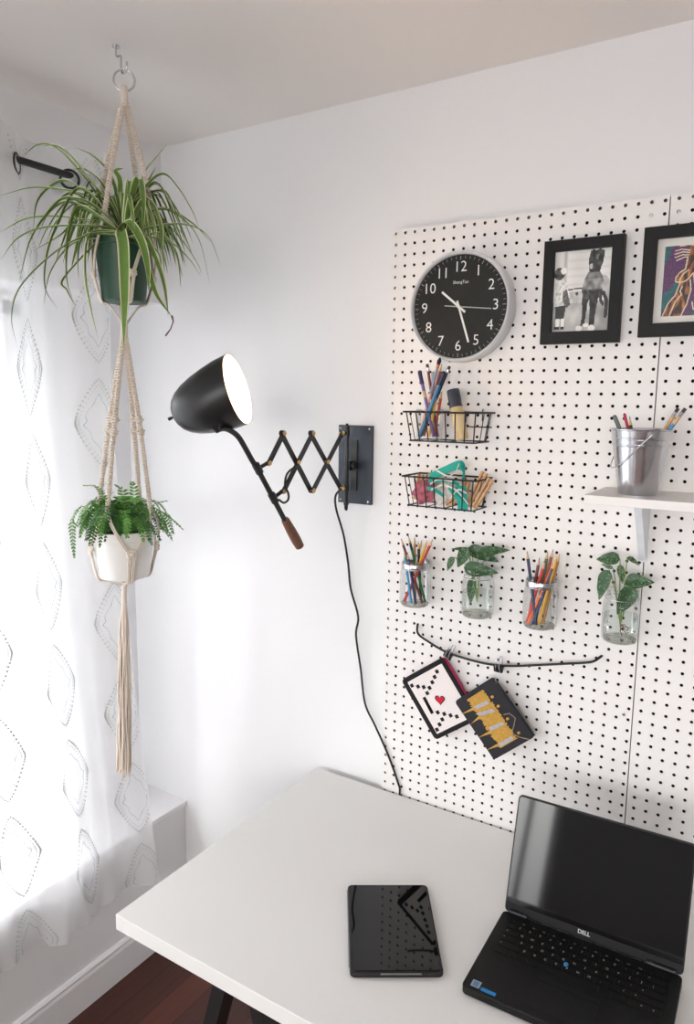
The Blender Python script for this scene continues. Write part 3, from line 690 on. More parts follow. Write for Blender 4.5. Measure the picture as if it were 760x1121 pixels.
o = obj('folded_paper', blob((.178, -.048, CZ0 + .028), (.028, .026, .024), 9, .5), mat('crumpled_white', (222, 216, 210), .8, var=.15, scale=50), smooth=50); tag(o, 'crumpled white packing in the middle of the lower basket', 'packing')
CP = mat('clothespin_wood', (206, 164, 120), .75, var=.15, scale=120)
def clothespin(a, b, label, w_=.011):
    a, b = V(a), V(b); d = (b - a).normalized(); t = thing('clothespin', a, label, 'clothespin', 'wooden clothespins in the lower basket'); s_ = d.cross(V((0, 1, 0))).normalized()
    for q in (-1, 1):
        m = MB(); bar(m, a + s_ * .0030 * q, b + s_ * .0052 * q, w_, .0050, (0, 1, 0)); obj('wood_jaw', m, CP, t, bevel=.0006)
    m = MB(); c_ = a.lerp(b, .5); m.tube([c_ + V((0, w_ / 2, 0)) + s_ * math.cos(q * .8) * .0052 + V((0, -w_ * q / 24, 0)) + d * math.sin(q * .8) * .003 for q in range(24)], .0007, 5); obj('spring', m, CHROME, t)
pins = [((512, 562, -.060), (531, 517, -.040), 'clothespin leaning right with its end above the rim of the lower basket'), ((505, 560, -.032), (512, 525, -.022), 'clothespin upright behind the teal ribbon in the lower basket'),
        ((519, 561, -.080), (538, 524, -.060), 'clothespin against the right end of the lower basket'), ((489, 558, -.072), (500, 546, -.066), 'short end of a clothespin at the bottom front of the lower basket'),
        ((455, 548, -.022), (461, 519, -.016), 'clothespin standing behind the pink bundle at the left of the lower basket'), ((463, 546, -.020), (473, 519, -.018), 'clothespin behind the teal loop, second from the left in the lower basket')]
for a, b, l in pins:
    A, B = hit(*a[:2], 1, a[2]), hit(*b[:2], 1, b[2]); A.z = max(A.z, CZ0 + .006); clothespin(A, B, l)

# ------------------------------------------------------------------ shelf, bracket, pail
sz0, sz1 = 1.586, 1.6035
tag(obj('wall_shelf', MB().b2((.5295, -.175, sz0), (1.13, -.0005, sz1)), mat('shelf_laminate', (236, 232, 230), .4, var=.01), bevel=.001), 'white wall shelf on the pegboard under the metal pail', 'shelf')
bk = thing('shelf_bracket', (.617, 0, 1.45), 'white folded metal bracket under the shelf beside the board seam', 'bracket'); BRM = mat('white_bracket', (222, 226, 232), .35)
m = MB(); side = [(0, 1.4555), (-.012, 1.4555), (-.100, 1.582), (-.100, sz0), (0, sz0)]
m.prism([(a - .0005, z) for a, z in side], (.610, 0, 0), (0, 1, 0), (0, 0, 1), (.0016, 0, 0)); m.prism([(a - .0005, z) for a, z in side], (.6225, 0, 0), (0, 1, 0), (0, 0, 1), (.0016, 0, 0)); obj('side_plate', m, BRM, bk)
m = MB(); m.prism([(-.0125, 1.4555), (-.1005, 1.582), (-.102, 1.581), (-.0135, 1.4545)], (.610, 0, 0), (0, 1, 0), (0, 0, 1), (.0141, 0, 0)); m.b2((.610, -.0018, 1.448), (.6241, -.0005, 1.585)); obj('folded_face', m, BRM, bk)
PX, PY = .6125, -.092
pl = thing('metal_pail', (PX, PY, sz1), 'small galvanized metal pail of pencils standing on the white shelf', 'pail')
GALV = mat('galvanized', (200, 202, 206), .2, metal=1, var=.12, scale=25); hp = .128; r0, r1 = .0355, .0575
def pr_(z, d=0): return (r0 + (r1 - r0) * z / hp + d, z)
m = MB(); m.lathe([(0, .003), (r0 - .003, .003), (r0 - .001, .0), (r0 + .0008, .0), pr_(.004, .0008), pr_(.095), pr_(.0965, .0016), pr_(.0985, .0016), pr_(.100), pr_(.108), pr_(.1095, .0016), pr_(.1115, .0016), pr_(.113), pr_(hp - .002), (r1 + .0022, hp - .001), (r1 + .0026, hp + .001), (r1 + .001, hp + .0022), (r1 - .001, hp + .001), pr_(hp - .004, -.0012), pr_(.006, -.0012), (0, .0045)], (PX, PY, sz1), (0, 0, 1), 64)
obj('pail_body', m, GALV, pl, smooth=35)
fa = math.radians(-62)      # ear faces the room
def onp(a, z, d=.0): rr2 = r0 + (r1 - r0) * z / hp + d; return V((PX + rr2 * math.cos(a), PY + rr2 * math.sin(a), sz1 + z))
for a in (fa, fa + PI):
    m = MB(); c_ = onp(a, .1195, .0018); o_ = V((math.cos(a), math.sin(a), 0)); t_ = V((-math.sin(a), math.cos(a), 0))
    m.prism([(-.008, -.005), (.008, -.005), (.006, .004), (0, .007), (-.006, .004)], c_ - o_ * .001, t_, (0, 0, 1), o_ * .0016); m.lathe([(.0032, 0), (.0032, .002), (.0018, .002), (.0018, 0)], c_, o_, 12); obj('ear', m, GALV, pl)
m = MB(); pts = []
for i in range(25):
    q = i / 24; a = fa - PI * q; pts.append(onp(a,   .1195 - .068 * math.sin(PI * q), .0045 + .004 * math.sin(PI * q)))
m.tube(pts, .0011, 6); obj('handle', m, CHROME, pl, smooth=60)
def in_pail(name, tu, tv, ang, rb, col, label, dy, **kw):
    tip = hit(tu, tv, 1, PY + dy); base = V((PX + rb * math.cos(ang), PY + rb * math.sin(ang), sz1 + .012)); pencil(name, base, tip, col, label, group='pencils in the metal pail', **kw)
in_pail('marker_pen', 673, 456, .0, .012, (104, 112, 112), 'grey pen leaning left in the metal pail', .0, cat='pen', style='cap', lead=(96, 104, 104))
in_pail('marker_pen', 684, 454, -.6, .012, (190, 44, 78), 'thin crimson pen with flat end in the metal pail', .012, cat='pen', style='cap', lead=(190, 44, 78), r=.0026)
in_pail('coloured_pencil', 689.5, 455.5, -1.6, .010, (34, 34, 36), 'black pencil with pale wooden point in the metal pail', -.006)
in_pail('coloured_pencil', 737, 456, 2.5, .024, (206, 164, 112), 'natural wood pencil leaning right in the pail, behind the blue one', .016, style='eraser')
in_pail('coloured_pencil', 744, 456, -2.5, .024, (52, 132, 186), 'blue pencil with wood end leaning furthest right in the pail', -.016, style='eraser', band=(.90, 1.0, (206, 168, 120)))

# ------------------------------------------------------------------ bent rod with two clipped pouches
RY_ = -.020
rod = thing('hanging_rod', (.31, 0, 1.16), 'bent black rod curving across the pegboard below the jars', 'rod')
rp = [(454, 686), (458, 694), (470, 703), (487, 713), (510, 721), (535, 727), (560, 729), (590, 728), (620, 726.5), (640, 725.5), (650, 724), (656, 721)]
pts = [hit(u, v, 1, RY_) for u, v in rp]; pts[0].y = -.004; pts[-1].y = -.004; pts = [V((pts[0].x, .006, pts[0].z))] + pts + [V((pts[-1].x, .006, pts[-1].z))]
m = MB(); m.tube(catmull(pts, 5), .0028, 10); obj('bent_bar', m, BLACK, rod, smooth=60)
def clip(u, v, ang, label):
    c_ = hit(u, v, 1, RY_); t = thing('binder_clip', c_, label, 'binder clip', 'binder clips on the rod'); M_ = Matrix.Rotation(ang, 3, 'Y')
    m = MB(); ex = M_ @ V((1, 0, 0)); ez = M_ @ V((0, 0, 1))
    m.prism([(-.009, .006), (.009, .006), (.0022, -.010), (-.0022, -.010)], c_ - ex * .0105, (0, 1, 0), ez, ex * .021); obj('spring_body', m, BLKPL, t, bevel=.0006)
    m = MB()
    for s_ in (-1, 1):
        b_ = c_ + V((0, s_ * .0030, 0)) + ez * (-.0095); q = [b_ - ex * .006, b_ - ex * .0045 + V((0, s_ * .008, 0)) + ez * .020, b_ - ex * .003 + V((0, s_ * .007, 0)) + ez * .034, b_ + ex * .003 + V((0, s_ * .007, 0)) + ez * .034, b_ + ex * .0045 + V((0, s_ * .008, 0)) + ez * .016, b_ + ex * .006]
        m.tube(catmull(q, 4), .0009, 6)
    obj('wire_handle', m, CHROME, t)
clip(491, 716.5, .45, 'black binder clip on the rod holding the white heart pouch')
clip(546, 731.5, .05, 'black binder clip on the rod holding the dark embroidered pouch')
def pouch(name, y, A, B, Cc, zb, za, zc_, label, build):
    """A, B, Cc corner pixels; zb, za, zc_ the same corners in detail-view units"""
    A, B, Cc = [hit(*q, 1, y) for q in (A, B, Cc)]; e1 = (A - B); w_ = e1.length; e1 = e1 / w_; e2 = Cc - B; e2 = (e2 - e1 * e2.dot(e1)); h_ = e2.length; e2 = e2 / h_
    t = thing(name, (A + Cc) / 2, label, 'pouch')
    ux, uy = za[0] - zb[0], za[1] - zb[1]; vx, vy = zc_[0] - zb[0], zc_[1] - zb[1]; det = ux * vy - uy * vx
    def z2(x, y_): x -= zb[0]; y_ -= zb[1]; return ((x * vy - y_ * vx) / det * w_, (ux * y_ - uy * x) / det * h_)
    build(t, B, e1, e2, w_, h_, z2); return t
def rrect(x0, y0, x1, y1, r_, n=4):
    out = []
    for cx, cy, a0 in ((x1 - r_, y0 + r_, -PI / 2), (x1 - r_, y1 - r_, 0), (x0 + r_, y1 - r_, PI / 2), (x0 + r_, y0 + r_, PI)):
        for i in range(n + 1): a = a0 + PI / 2 * i / n; out.append((cx + r_ * math.cos(a), cy + r_ * math.sin(a)))
    return out
BKF = mat('black_felt', (26, 24, 26), .95, var=.2, scale=250, bump=.3)
def p1(t, O, e1, e2, w_, h_, z2):
    N = V((0, -1, 0))
    m = MB(); m.prism(rrect(.001, .001, w_ + .003, h_ - .001, .010), O, e1, e2, V((0, .007, 0))); obj('back_panel', m, mat('magenta_fabric', (158, 36, 82), .9), t, bevel=.0015)
    m = MB(); m.prism(rrect(0, 0, w_, h_, .010), O, e1, e2, N * .005); obj('black_border', m, BKF, t, bevel=.0018)
    m = MB(); m.prism(rrect(.015, .0125, w_ - .010, h_ - .012, .002), O + N * .005, e1, e2, N * .0007); obj('white_panel', m, mat('white_canvas', (232, 224, 222), .9, var=.04, scale=200), t)
    s_ = MB(); o_ = O + N * .0058
    def sq(x, y, a=.0047): px_, py_ = z2(x, y); s_.prism([(px_ - a, py_ - a), (px_ + a, py_ - a), (px_ + a, py_ + a), (px_ - a, py_ + a)], o_, e1, e2, N * .0006)
    for q in [(210, 155), (200, 181), (190, 207), (178, 234), (168, 260), (92, 225), (122, 229), (150, 231), (222, 352), (253, 358), (283, 364), (312, 368), (245, 385), (233, 410), (222, 436)]: sq(*q)
    for i in range(7): sq(157 + 6 * i, 288 + 10.5 * i, .0044)
    obj('pixel_squares', s_, BKF, t)
    hx, hy = z2(230, 290); th_ = math.radians(-58)
    def heart(sc):
        P_ = []
        for i in range(28):
            a = 2 * PI * i / 28; x = 16 * math.sin(a) ** 3; y_ = -(13 * math.cos(a) - 5 * math.cos(2 * a) - 2 * math.cos(3 * a) - math.cos(4 * a)); x, y_ = x * sc, y_ * sc
            P_.append((x, y_))
        return P_
    # heart upright in the room: build in world x / z
    c_ = o_ + e1 * hx + e2 * hy; Rr = Matrix.Rotation(math.radians(-10), 3, 'Y')
    m = MB(); m.prism(heart(.00088), c_, Rr @ V((1, 0, 0)), Rr @ V((0, 0, -1)), N * .0005); obj('heart_outline', m, BKF, t)
    m = MB(); m.prism(heart(.00072), c_ + N * .0005, Rr @ V((1, 0, 0)), Rr @ V((0, 0, -1)), N * .0005); obj('red_heart', m, mat('red_fabric', (196, 30, 52), .9), t)
    m = MB(); m.tube([O + e1 * (w_ + .002) + e2 * (.012 + (h_ - .024) * i / 10) + V((0, .002, 0)) for i in range(11)], .0016, 6); obj('zip', m, mat('pink_zip', (190, 40, 96), .7), t)
pouch('felt_pouch', -.020, (485, 719), (440, 744), (481, 808), (35, 200), (230, 88), (215, 490), 'white pouch with black pixel border and red heart hanging from the rod', p1)
def p2(t, O, e1, e2, w_, h_, z2):
    N = V((0, -1, 0)); m = MB(); m.prism(rrect(0, 0, w_, h_, .008), O, e1, e2, N * .009); obj('pouch_body', m, mat('charcoal_felt', (42, 41, 45), .95, var=.2, scale=250, bump=.3), t, bevel=.0025)
    o_ = O + N * .0091; GO = mat('gold_thread', (196, 150, 58), .6, var=.4, scale=180); SI = mat('silver_thread', (170, 172, 184), .5, var=.3, scale=180)
    gm = MB(); a0, a1 = .27 * w_, .68 * w_
    n = 46
    for i in range(n):
        y0 = .012 + (h_ - .028) * i / n; j0 = random.uniform(-.003, .003); j1 = random.uniform(-.003, .003)
        gm.prism([(a0 + j0, y0), (a1 + j1, y0), (a1 + j1, y0 + .0026), (a0 + j0, y0 + .0026)], o_, e1, e2, N * (.0005 + .0003 * (i % 2)))
    for (q0, q1) in (((330, 372), (402, 336)), ((385, 416), (432, 376)), ((425, 482), (482, 452)), ((468, 542), (524, 512))):
        (x0, y0), (x1, y1) = z2(*q0), z2(*q1); L_ = math.hypot(x1 - x0, y1 - y0); nx_, ny_ = -(y1 - y0) / L_, (x1 - x0) / L_
        gm.prism([(x0, y0), (x1 + nx_ * .005, y1 + ny_ * .0034), (x1 - nx_ * .0034, y1 - ny_ * .0034)], o_, e1, e2, N * .0006)
    for q in ((490, 275), (520, 320), (566, 380), (621, 446)):
        x, y_ = z2(*q); gm.prism(rrect(x - .0036, y_ - .0030, x + .0036, y_ + .0030, .0014, 2), o_, e1, e2, N * .0007)
    obj('gold_embroidery', gm, GO, t)
    sm = MB()
    for q0, q1 in (((405, 332), (470, 300)), ((420, 365), (498, 340)), ((480, 435), (545, 402)), ((528, 512), (592, 470))):
        (x0, y0), (x1, y1) = z2(*q0), z2(*q1)
        for k in range(5): dd = (k - 2) * .0017; sm.prism([(x0, y0 + dd), (x1, y1 + dd), (x1, y1 + dd + .0015), (x0, y0 + dd + .0015)], o_, e1, e2, N * (.0010 + .0001 * k))
    obj('silver_embroidery', sm, SI, t)
    m = MB(); m.tube([o_ + N * .001 + e1 * z2(*q)[0] + e2 * z2(*q)[1] for q in ((548, 360), (575, 352), (604, 374), (598, 410), (588, 450), (625, 466), (670, 474))], .0010, 6); obj('cord_applique', m, mat('tan_cord', (168, 148, 128), .8), t)
    m = MB(); m.tube([O + N * .0045 + e1 * (w_ + .0006) + e2 * (.004 + (h_ - .006) * i / 8) for i in range(9)], .0018, 6); obj('zip', m, BLKPL, t)
    m = MB(); c_ = O + N * .006 + e1 * (w_ + .001) + e2 * .006; m.tube([c_, c_ + V((.004, -.002, -.004)), c_ + V((.006, -.002, -.012)), c_ + V((.003, -.002, -.013)), c_ + V((.002, -.002, -.005))], .0008, 6); obj('zip_pull', m, CHROME, t)
pouch('felt_pouch', -.030, (541, 740), (499, 767), (545, 829), (297, 308), (490, 178), (502, 592), 'charcoal pouch with gold and silver embroidery, in front of the heart pouch', p2)

# ------------------------------------------------------------------ wall lamp on a scissor arm
LX = -.1165
def Lp(u, v, dx=0.0): return hit(u, v, 0, LX) + V((dx, 0, 0))
def Lz(x, y, dx=0.0): return Lp(170 + x / 2.923, 370 + y / 2.923, dx)
lm = thing('wall_lamp', (LX, T, 1.61), 'black scissor arm wall lamp with wooden handle and conical shade', 'lamp')
m = MB(); m.b2((-.168, .010, 1.5105), (-.065, T, 1.7175)); pt_ = obj('wall_plate', m, PLATE, lm, bevel=.001)
m = MB()
for x in (-.160, -.073):
    for z in (1.519, 1.709): m.lathe([(0, .0022), (.0025, .0014), (.003, 0)], (x, .010, z), (0, -1, 0), 12)
obj('screw', m, CHROME, pt_)
ry_ = -.030
m = MB(); m.tube([(LX, ry_, 1.497), (LX, ry_, 1.504), (LX, ry_, 1.716), (LX, ry_, 1.723)], [.003, .0052, .0052, .003], 14)
for z in (1.512, 1.710): m.cyl((LX, ry_, z), (LX, ry_, z + .006), .0068, 14)
obj('hinge_rod', m, IRON, lm, smooth=40)
m = MB(); m.box((LX, -.008, 1.613), (.014, .040, .024)); m.cyl((LX - .012, -.012, 1.613), (LX + .016, -.012, 1.613), .009, 14); m.b2((LX - .009, .004, 1.545), (LX + .009, .010, 1.68)); obj('hinge_block', m, IRON, lm, bevel=.001)
Tp = [Lz(595, 305), Lz(500, 305), Lz(407, 305)]; Bp = [Lz(596, 480), Lz(501, 488), Lz(407, 490)]; K1 = Lz(360, 400); Mp = [Lz(547, 396), Lz(453, 398)]
for q in (Tp[0], Bp[0]):
    m = MB(); m.tube([V((LX, ry_, q.z)), q], .0048, 10); m.cyl(V((LX, ry_, q.z - .009)), V((LX, ry_, q.z + .009)), .0075, 14); obj('pivot_arm', m, IRON, lm, smooth=40)
def link(a, b, dx, name='scissor_link'):
    m = MB(); a = a + V((dx, 0, 0)); b = b + V((dx, 0, 0)); t_ = (b - a).normalized(); s_ = t_.cross(V((1, 0, 0))).normalized(); n = 8; P_ = []
    for i in range(n + 1): an = PI / 2 + PI * i / n; P_.append(a + (t_ * math.cos(an) + s_ * math.sin(an)) * .0068)
    for i in range(n + 1): an = -PI / 2 + PI * i / n; P_.append(b + (t_ * math.cos(an) + s_ * math.sin(an)) * .0068)
    k = len(P_); d_ = V((.0035, 0, 0)); vs = [p_ - d_ / 2 for p_ in P_] + [p_ + d_ / 2 for p_ in P_]
    m.add(vs, [tuple(range(k)), tuple(2 * k - 1 - i for i in range(k))] + [(i, i + k, (i + 1) % k + k, (i + 1) % k) for i in range(k)]); obj(name, m, IRON, lm, bevel=.0006)
link(Tp[0], Bp[1], .0035); link(Bp[0], Tp[1], -.0035); link(Tp[1], Bp[2], .0035); link(Bp[1], Tp[2], -.0035); link(Tp[2], K1, .0035)
for q in Tp + Bp + Mp + [K1]:
    m = MB(); m.lathe([(0, .0105), (.0032, .0098), (.0056, .0080), (.0056, .0055), (.003, .0053), (.003, -.0055), (.0036, -.006), (0, -.0065)][::-1], q, (1, 0, 0), 14); obj('brass_rivet', m, BRASS, lm, smooth=50)
ap = [Lz(*q) for q in ((196, 296), (216, 289), (240, 296), (266, 316), (288, 352), (310, 392), (330, 424), (375, 508), (418, 590))]
m = MB(); m.tube(catmull(ap, 5), .0060, 12); obj('arm_rod', m, IRON, lm, smooth=50)
for (c0, K) in (((328, 418), K1), ((378, 512), Bp[2])):
    c_ = Lz(*c0); dr = (Lz(375, 508) - Lz(330, 424)).normalized(); m = MB(); m.tube([c_ - dr * .012, c_ + dr * .012], .0088, 14); m.tube([c_, K], .0045, 10); obj('arm_clamp', m, IRON, lm, smooth=40)
ha, hb = Lz(415, 580), Lz(463, 668); d = (hb - ha).normalized(); L = (hb - ha).length
m = MB(); m.lathe([(0, -.002), (.0085, 0), (.0098, .004), (.0118, L * .45), (.0122, L * .75), (.0108, L - .002), (.006, L), (0, L)], ha, d, 20); obj('wooden_handle', m, mat('walnut', (112, 74, 54), .5, var=.35, scale=90), lm, smooth=45)
MC = Lp(260.5, 426)
vv = (CAM - MC).normalized(); an = math.radians(23.5); e = RM @ V((math.cos(an), math.sin(an), 0)); e = (e - vv * e.dot(vv)).normalized(); AX = (vv * .27 + e * .963).normalized()
SL = .150; SR = .0745
pf = [(0, 0), (.18, .005), (.33, .018), (.50, .044), (.66, .082), (.78, .13), (.90, .22), (1.0, .36)]
prof = [(.0, .0), (.010, .0005), (.024, .004), (.036, .012), (.046, .024), (.055, .042), (.0625, .065), (.0685, .092), (.073, .120), (SR, SL)]
inner = [(max(0, r_ - .0016), h_ + (.0016 if i < 4 else 0)) for i, (r_, h_) in enumerate(prof)]
O_ = MC - AX * SL
sh = MB(); sh.lathe(prof, O_, AX, 64, 0); sh.lathe([(SR, SL), (SR - .0016, SL)], O_, AX, 64, 0); sh.lathe(inner[::-1], O_, AX, 64, 1)
ui = RM @ V((-math.sin(an), math.cos(an), 0)); ui = (ui - AX * ui.dot(AX)).normalized()
for i_, p_ in enumerate(sh.v):      # the mouth is cut slightly aslant
    h_ = (p_ - O_).dot(AX); sh.v[i_] = p_ + AX * ((h_ / SL) * (p_ - O_).dot(ui) * .13)
so = obj('lamp_shade', sh, [mat('shade_black', (30, 30, 31), .30, var=.1, scale=30), mat('shade_white_inside', (244, 242, 236), .6)], lm, smooth=50)
m = MB(); m.cyl(O_ - AX * .012, O_ + AX * .002, .0026, 10); m.cyl(O_ - AX * .016, O_ - AX * .009, .0036, 10); obj('switch', m, BLKPL, lm)
m = MB(); m.cyl(O_ + AX * .004, O_ + AX * .045, .016, 20); obj('socket', m, BLKPL, so)
m = MB(); m.lathe([(0, .105), (.012, .102), (.022, .092), (.026, .080), (.022, .066), (.014, .052), (.013, .045)][::-1], O_, AX, 24)
obj('bulb', m, mat('bulb_glow', (255, 250, 240), .5, emit=((255, 214, 170), 16)), so, smooth=60)
# mounting block where the arm meets the shade
m = MB(); m.tube([Lz(200, 294), Lz(192, 284)], [.007, .007], 12); obj('shade_mount', m, IRON, lm)
# cable along the scissor and down the wall
m = MB(); cp = [Lz(382, 516, .012), Lz(398, 526, .012), Lz(412, 516, .012), Lz(410, 495, .014), Lz(402, 470, .012), Lz(412, 432, .010), Lz(447, 404, .010)]
m.tube(catmull(cp, 6), .0026, 8); obj('cable_loop', m, BLKPL, lm, smooth=60)
cw_ = [(85, 243), (70, 262), (72, 300), (92, 370), (105, 450), (112, 520), (133, 598), (127, 650), (140, 745), (152, 840), (180, 902), (207, 962), (230, 1020), (246, 1068), (249, 1076)]
pts = []
for i, (x, y) in enumerate(cw_):
    u, v = 340 + x / 2.547, 440 + y / 2.547
    yy = [-.070, -.050, -.03, -.012, 0.0, .006, -.012, -.002, .006, .004, -.006, -.006, -.0055, -.0055, -.0055][i]; pts.append(hit(u, v, 1, yy))
pts.append(pts[-1] + V((0, 0, -.03)))
m = MB(); m.tube(catmull(pts, 6), .0029, 10); obj('power_cord', m, BLKPL, lm, smooth=60)

# ------------------------------------------------------------------ laptop
lt = bpy.data.objects.new('laptop', None); COL.objects.link(lt); tag(lt, 'open black laptop with dark screen at the right of the desk', 'laptop')
LO = V((.4530, -.3085, .7415)); ya = math.radians(1.6); LM = Matrix.Rotation(ya, 3, 'Z'); LWD, LD, LT = .336, .231, .0155
lt.location = LO
def Lw(x, y, z): return LO + LM @ V((x, y, z))
def lbox(m, lo, hi, k=None):
    c_ = [(a + b) / 2 for a, b in zip(lo, hi)]; m.box(Lw(*c_), [b - a for a, b in zip(lo, hi)], LM, k)
BODYM = mat('laptop_black', (13, 13, 14), .5, spec=.3, var=.08, scale=200); SCR = mat('screen_glass', (4, 4, 6), .05, spec=.32, var=.02)
m = MB(); m.prism([(x, y) for x, y in rrect(0, -LD, LWD, 0, .010)], Lw(0, 0, .001), LM @ V((1, 0, 0)), LM @ V((0, 1, 0)), V((0, 0, LT - .001))); obj('base', m, BODYM, lt, bevel=.0012)
kb = MB(); rows = [('` 1 2 3 4 5 6 7 8 9 0 - = B'.split(), 14), ('T Q W E R T Y U I O P [ ] \\'.split(), 14), ('C A S D F G H J K L ; \' E'.split(), 13), ('S Z X C V B N M , . / S'.split(), 12), ('c f w a _ _ _ _ _ a c < v >'.split(), 8)]
kx0, kx1, ky0 = .020, LWD - .020, -.030; ch = .0185; leg = MB(); zt = LT + .0018
lbox(kb, (kx0 - .003, ky0 - 5 * ch - .014, LT - .0002), (kx1 + .003, ky0 + .013, LT + .0003))
for i in range(15):
    w_ = (kx1 - kx0) / 15; lbox(kb, (kx0 + i * w_ + .001, ky0 + .001, LT), (kx0 + (i + 1) * w_ - .001, ky0 + .010, zt))
    text_into(leg, 'F%d' % i if 0 < i < 13 else '-', .0042, frame_mat(Lw(kx0 + (i + .5) * w_, ky0 + .0055, zt + .0002), LM @ V((1, 0, 0)), LM @ V((0, 1, 0))))
ws = [[1] * 13 + [1.9], [1.5] + [1] * 12 + [1.4], [1.75] + [1] * 11 + [2.15], [2.3] + [1] * 10 + [2.6], [1.1, 1.1, 1.1, 1.1, 5.4, 1.1, 1.1, 1, 1, 1]]
lg = ['`1234567890-=<', '>QWERTYUIOP[]|', '^ASDFGHJKL;\'<', '^ZXCVBNM,./^', '..... ..<v>']
for ri, wr in enumerate(ws):
    tot = sum(wr); x = kx0; sc = (kx1 - kx0) / tot; y1 = ky0 - ri * ch - .001
    for ci, w_ in enumerate(wr):
        lbox(kb, (x + .0012, y1 - ch + .0028, LT), (x + w_ * sc - .0012, y1, zt)); chh = lg[ri][ci] if ci < len(lg[ri]) else ''
        if chh.strip() and chh != '.': text_into(leg, chh, .0068, frame_mat(Lw(x + .006, y1 - .0075, zt + .0002), LM @ V((1, 0, 0)), LM @ V((0, 1, 0))))
        x += w_ * sc
obj('keyboard', kb, mat('key_black', (11, 11, 12), .5, spec=.3, var=.05), lt); obj('key_legends', leg, mat('key_print', (190, 190, 192), .6), lt)
m = MB(); lbox(m, (.112, -.212, LT), (.218, -.150, LT + .0004)); lbox(m, (.112, -.146, LT), (.218, -.136, LT + .0008)); obj('touchpad', m, mat('touchpad', (15, 15, 16), .45, spec=.3), lt)
m = MB(); m.lathe([(.0042, 0), (.0042, .004), (.0026, .0044), (.0026, 0)], Lw(.148, -.0865, LT), (0, 0, 1), 16); m.lathe([(0, .0038), (.0026, .0038)][::-1], Lw(.148, -.0865, LT), (0, 0, 1), 16); obj('pointing_stick', m, cmat((52, 130, 190)), lt)
m = MB(); lbox(m, (.014, -.222, LT), (.030, -.206, LT + .0004)); obj('silver_sticker', m, mat('sticker_silver', (150, 164, 178), .35, metal=.3), lt)
m = MB(); lbox(m, (.033, -.2235, LT), (.060, -.216, LT + .0004)); obj('blue_sticker', m, cmat((20, 122, 190)), lt)
m = MB(); lbox(m, (.0172, -.2195, LT + .0004), (.0268, -.2085, LT + .0005)); obj('sticker_window', m, cmat((86, 128, 168)), lt)
# lid
tl = math.atan2(.0625, .2265); lid_n = LM @ V((0, -math.cos(tl), math.sin(tl))); lid_u = LM @ V((0, math.sin(tl), math.cos(tl))); lx = LM @ V((1, 0, 0)); LH = .2335
h0 = Lw(0, .0035, LT - .0035)
m = MB(); m.prism(rrect(0, 0, LWD, LH, .009), h0, lx, lid_u, -lid_n * .0065); ld = obj('lid', m, BODYM, lt, bevel=.001)
m = MB(); m.prism(rrect(.003, .003, LWD - .003, LH - .003, .006), h0 + lid_n * .0001, lx, lid_u, lid_n * .0008); obj('screen', m, SCR, ld)
m = MB(); m.prism([(.003, .003), (LWD - .003, .003), (LWD - .003, .019), (.003, .019)], h0 + lid_n * .0009, lx, lid_u, lid_n * .0003); obj('lower_bezel', m, mat('bezel', (9, 9, 10), .5, spec=.25), ld)
m = MB(); text_into(m, 'DELL', .0105, frame_mat(h0 + lid_n * .0014 + lx * LWD * .47 + lid_u * .0125, lx, lid_u), offset=.0002); obj('maker_lettering', m, mat('logo_grey', (186, 188, 190), .4, metal=.3), ld)
for xa, xb in ((.012, .048), (LWD - .062, LWD - .012)): m = MB(); m.tube([Lw(xa, .001, LT + .001), Lw(xb, .001, LT + .001)], .0045, 12); obj('hinge', m, mat('hinge_metal', (60, 62, 66), .35, metal=.8), lt, smooth=40)

# ------------------------------------------------------------------ tablet
tc_ = V((.2790, -.4660, .7402)); ta = math.radians(33.3); TM = Matrix.Rotation(ta, 3, 'Z'); TW, TL, TT = .172, .249, .0110
tb_ = thing('tablet', tc_, 'tablet in a black case lying flat on the white desk', 'tablet')
ex, ey = TM @ V((1, 0, 0)), TM @ V((0, 1, 0))
m = MB(); m.prism(rrect(-TW / 2, -TL / 2, TW / 2, TL / 2, .010), tc_, ex, ey, V((0, 0, TT - .001))); obj('case', m, mat('case_black', (20, 20, 22), .6), tb_, bevel=.002)
m = MB(); m.prism(rrect(-TW / 2 + .005, -TL / 2 + .005, TW / 2 - .004, TL / 2 - .004, .007), tc_ + V((0, 0, TT - .001)), ex, ey, V((0, 0, .0016))); obj('screen', m, mat('tablet_glass', (5, 4, 5), .03, var=.02, spec=.4), tb_, bevel=.0005)
m = MB(); m.tube([tc_ + ex * (-TW / 2 - .0005) + ey * q + V((0, 0, .0065)) for q in (-TL / 2 + .02, TL / 2 - .015)], .0016, 8)
m.tube([tc_ + ey * (-TL / 2 - .0003) + ex * q + V((0, 0, .0085)) for q in (-.03, .045)], .0013, 8); obj('metal_edge', m, mat('edge_metal', (150, 146, 148), .3, metal=.9), tb_, smooth=60)

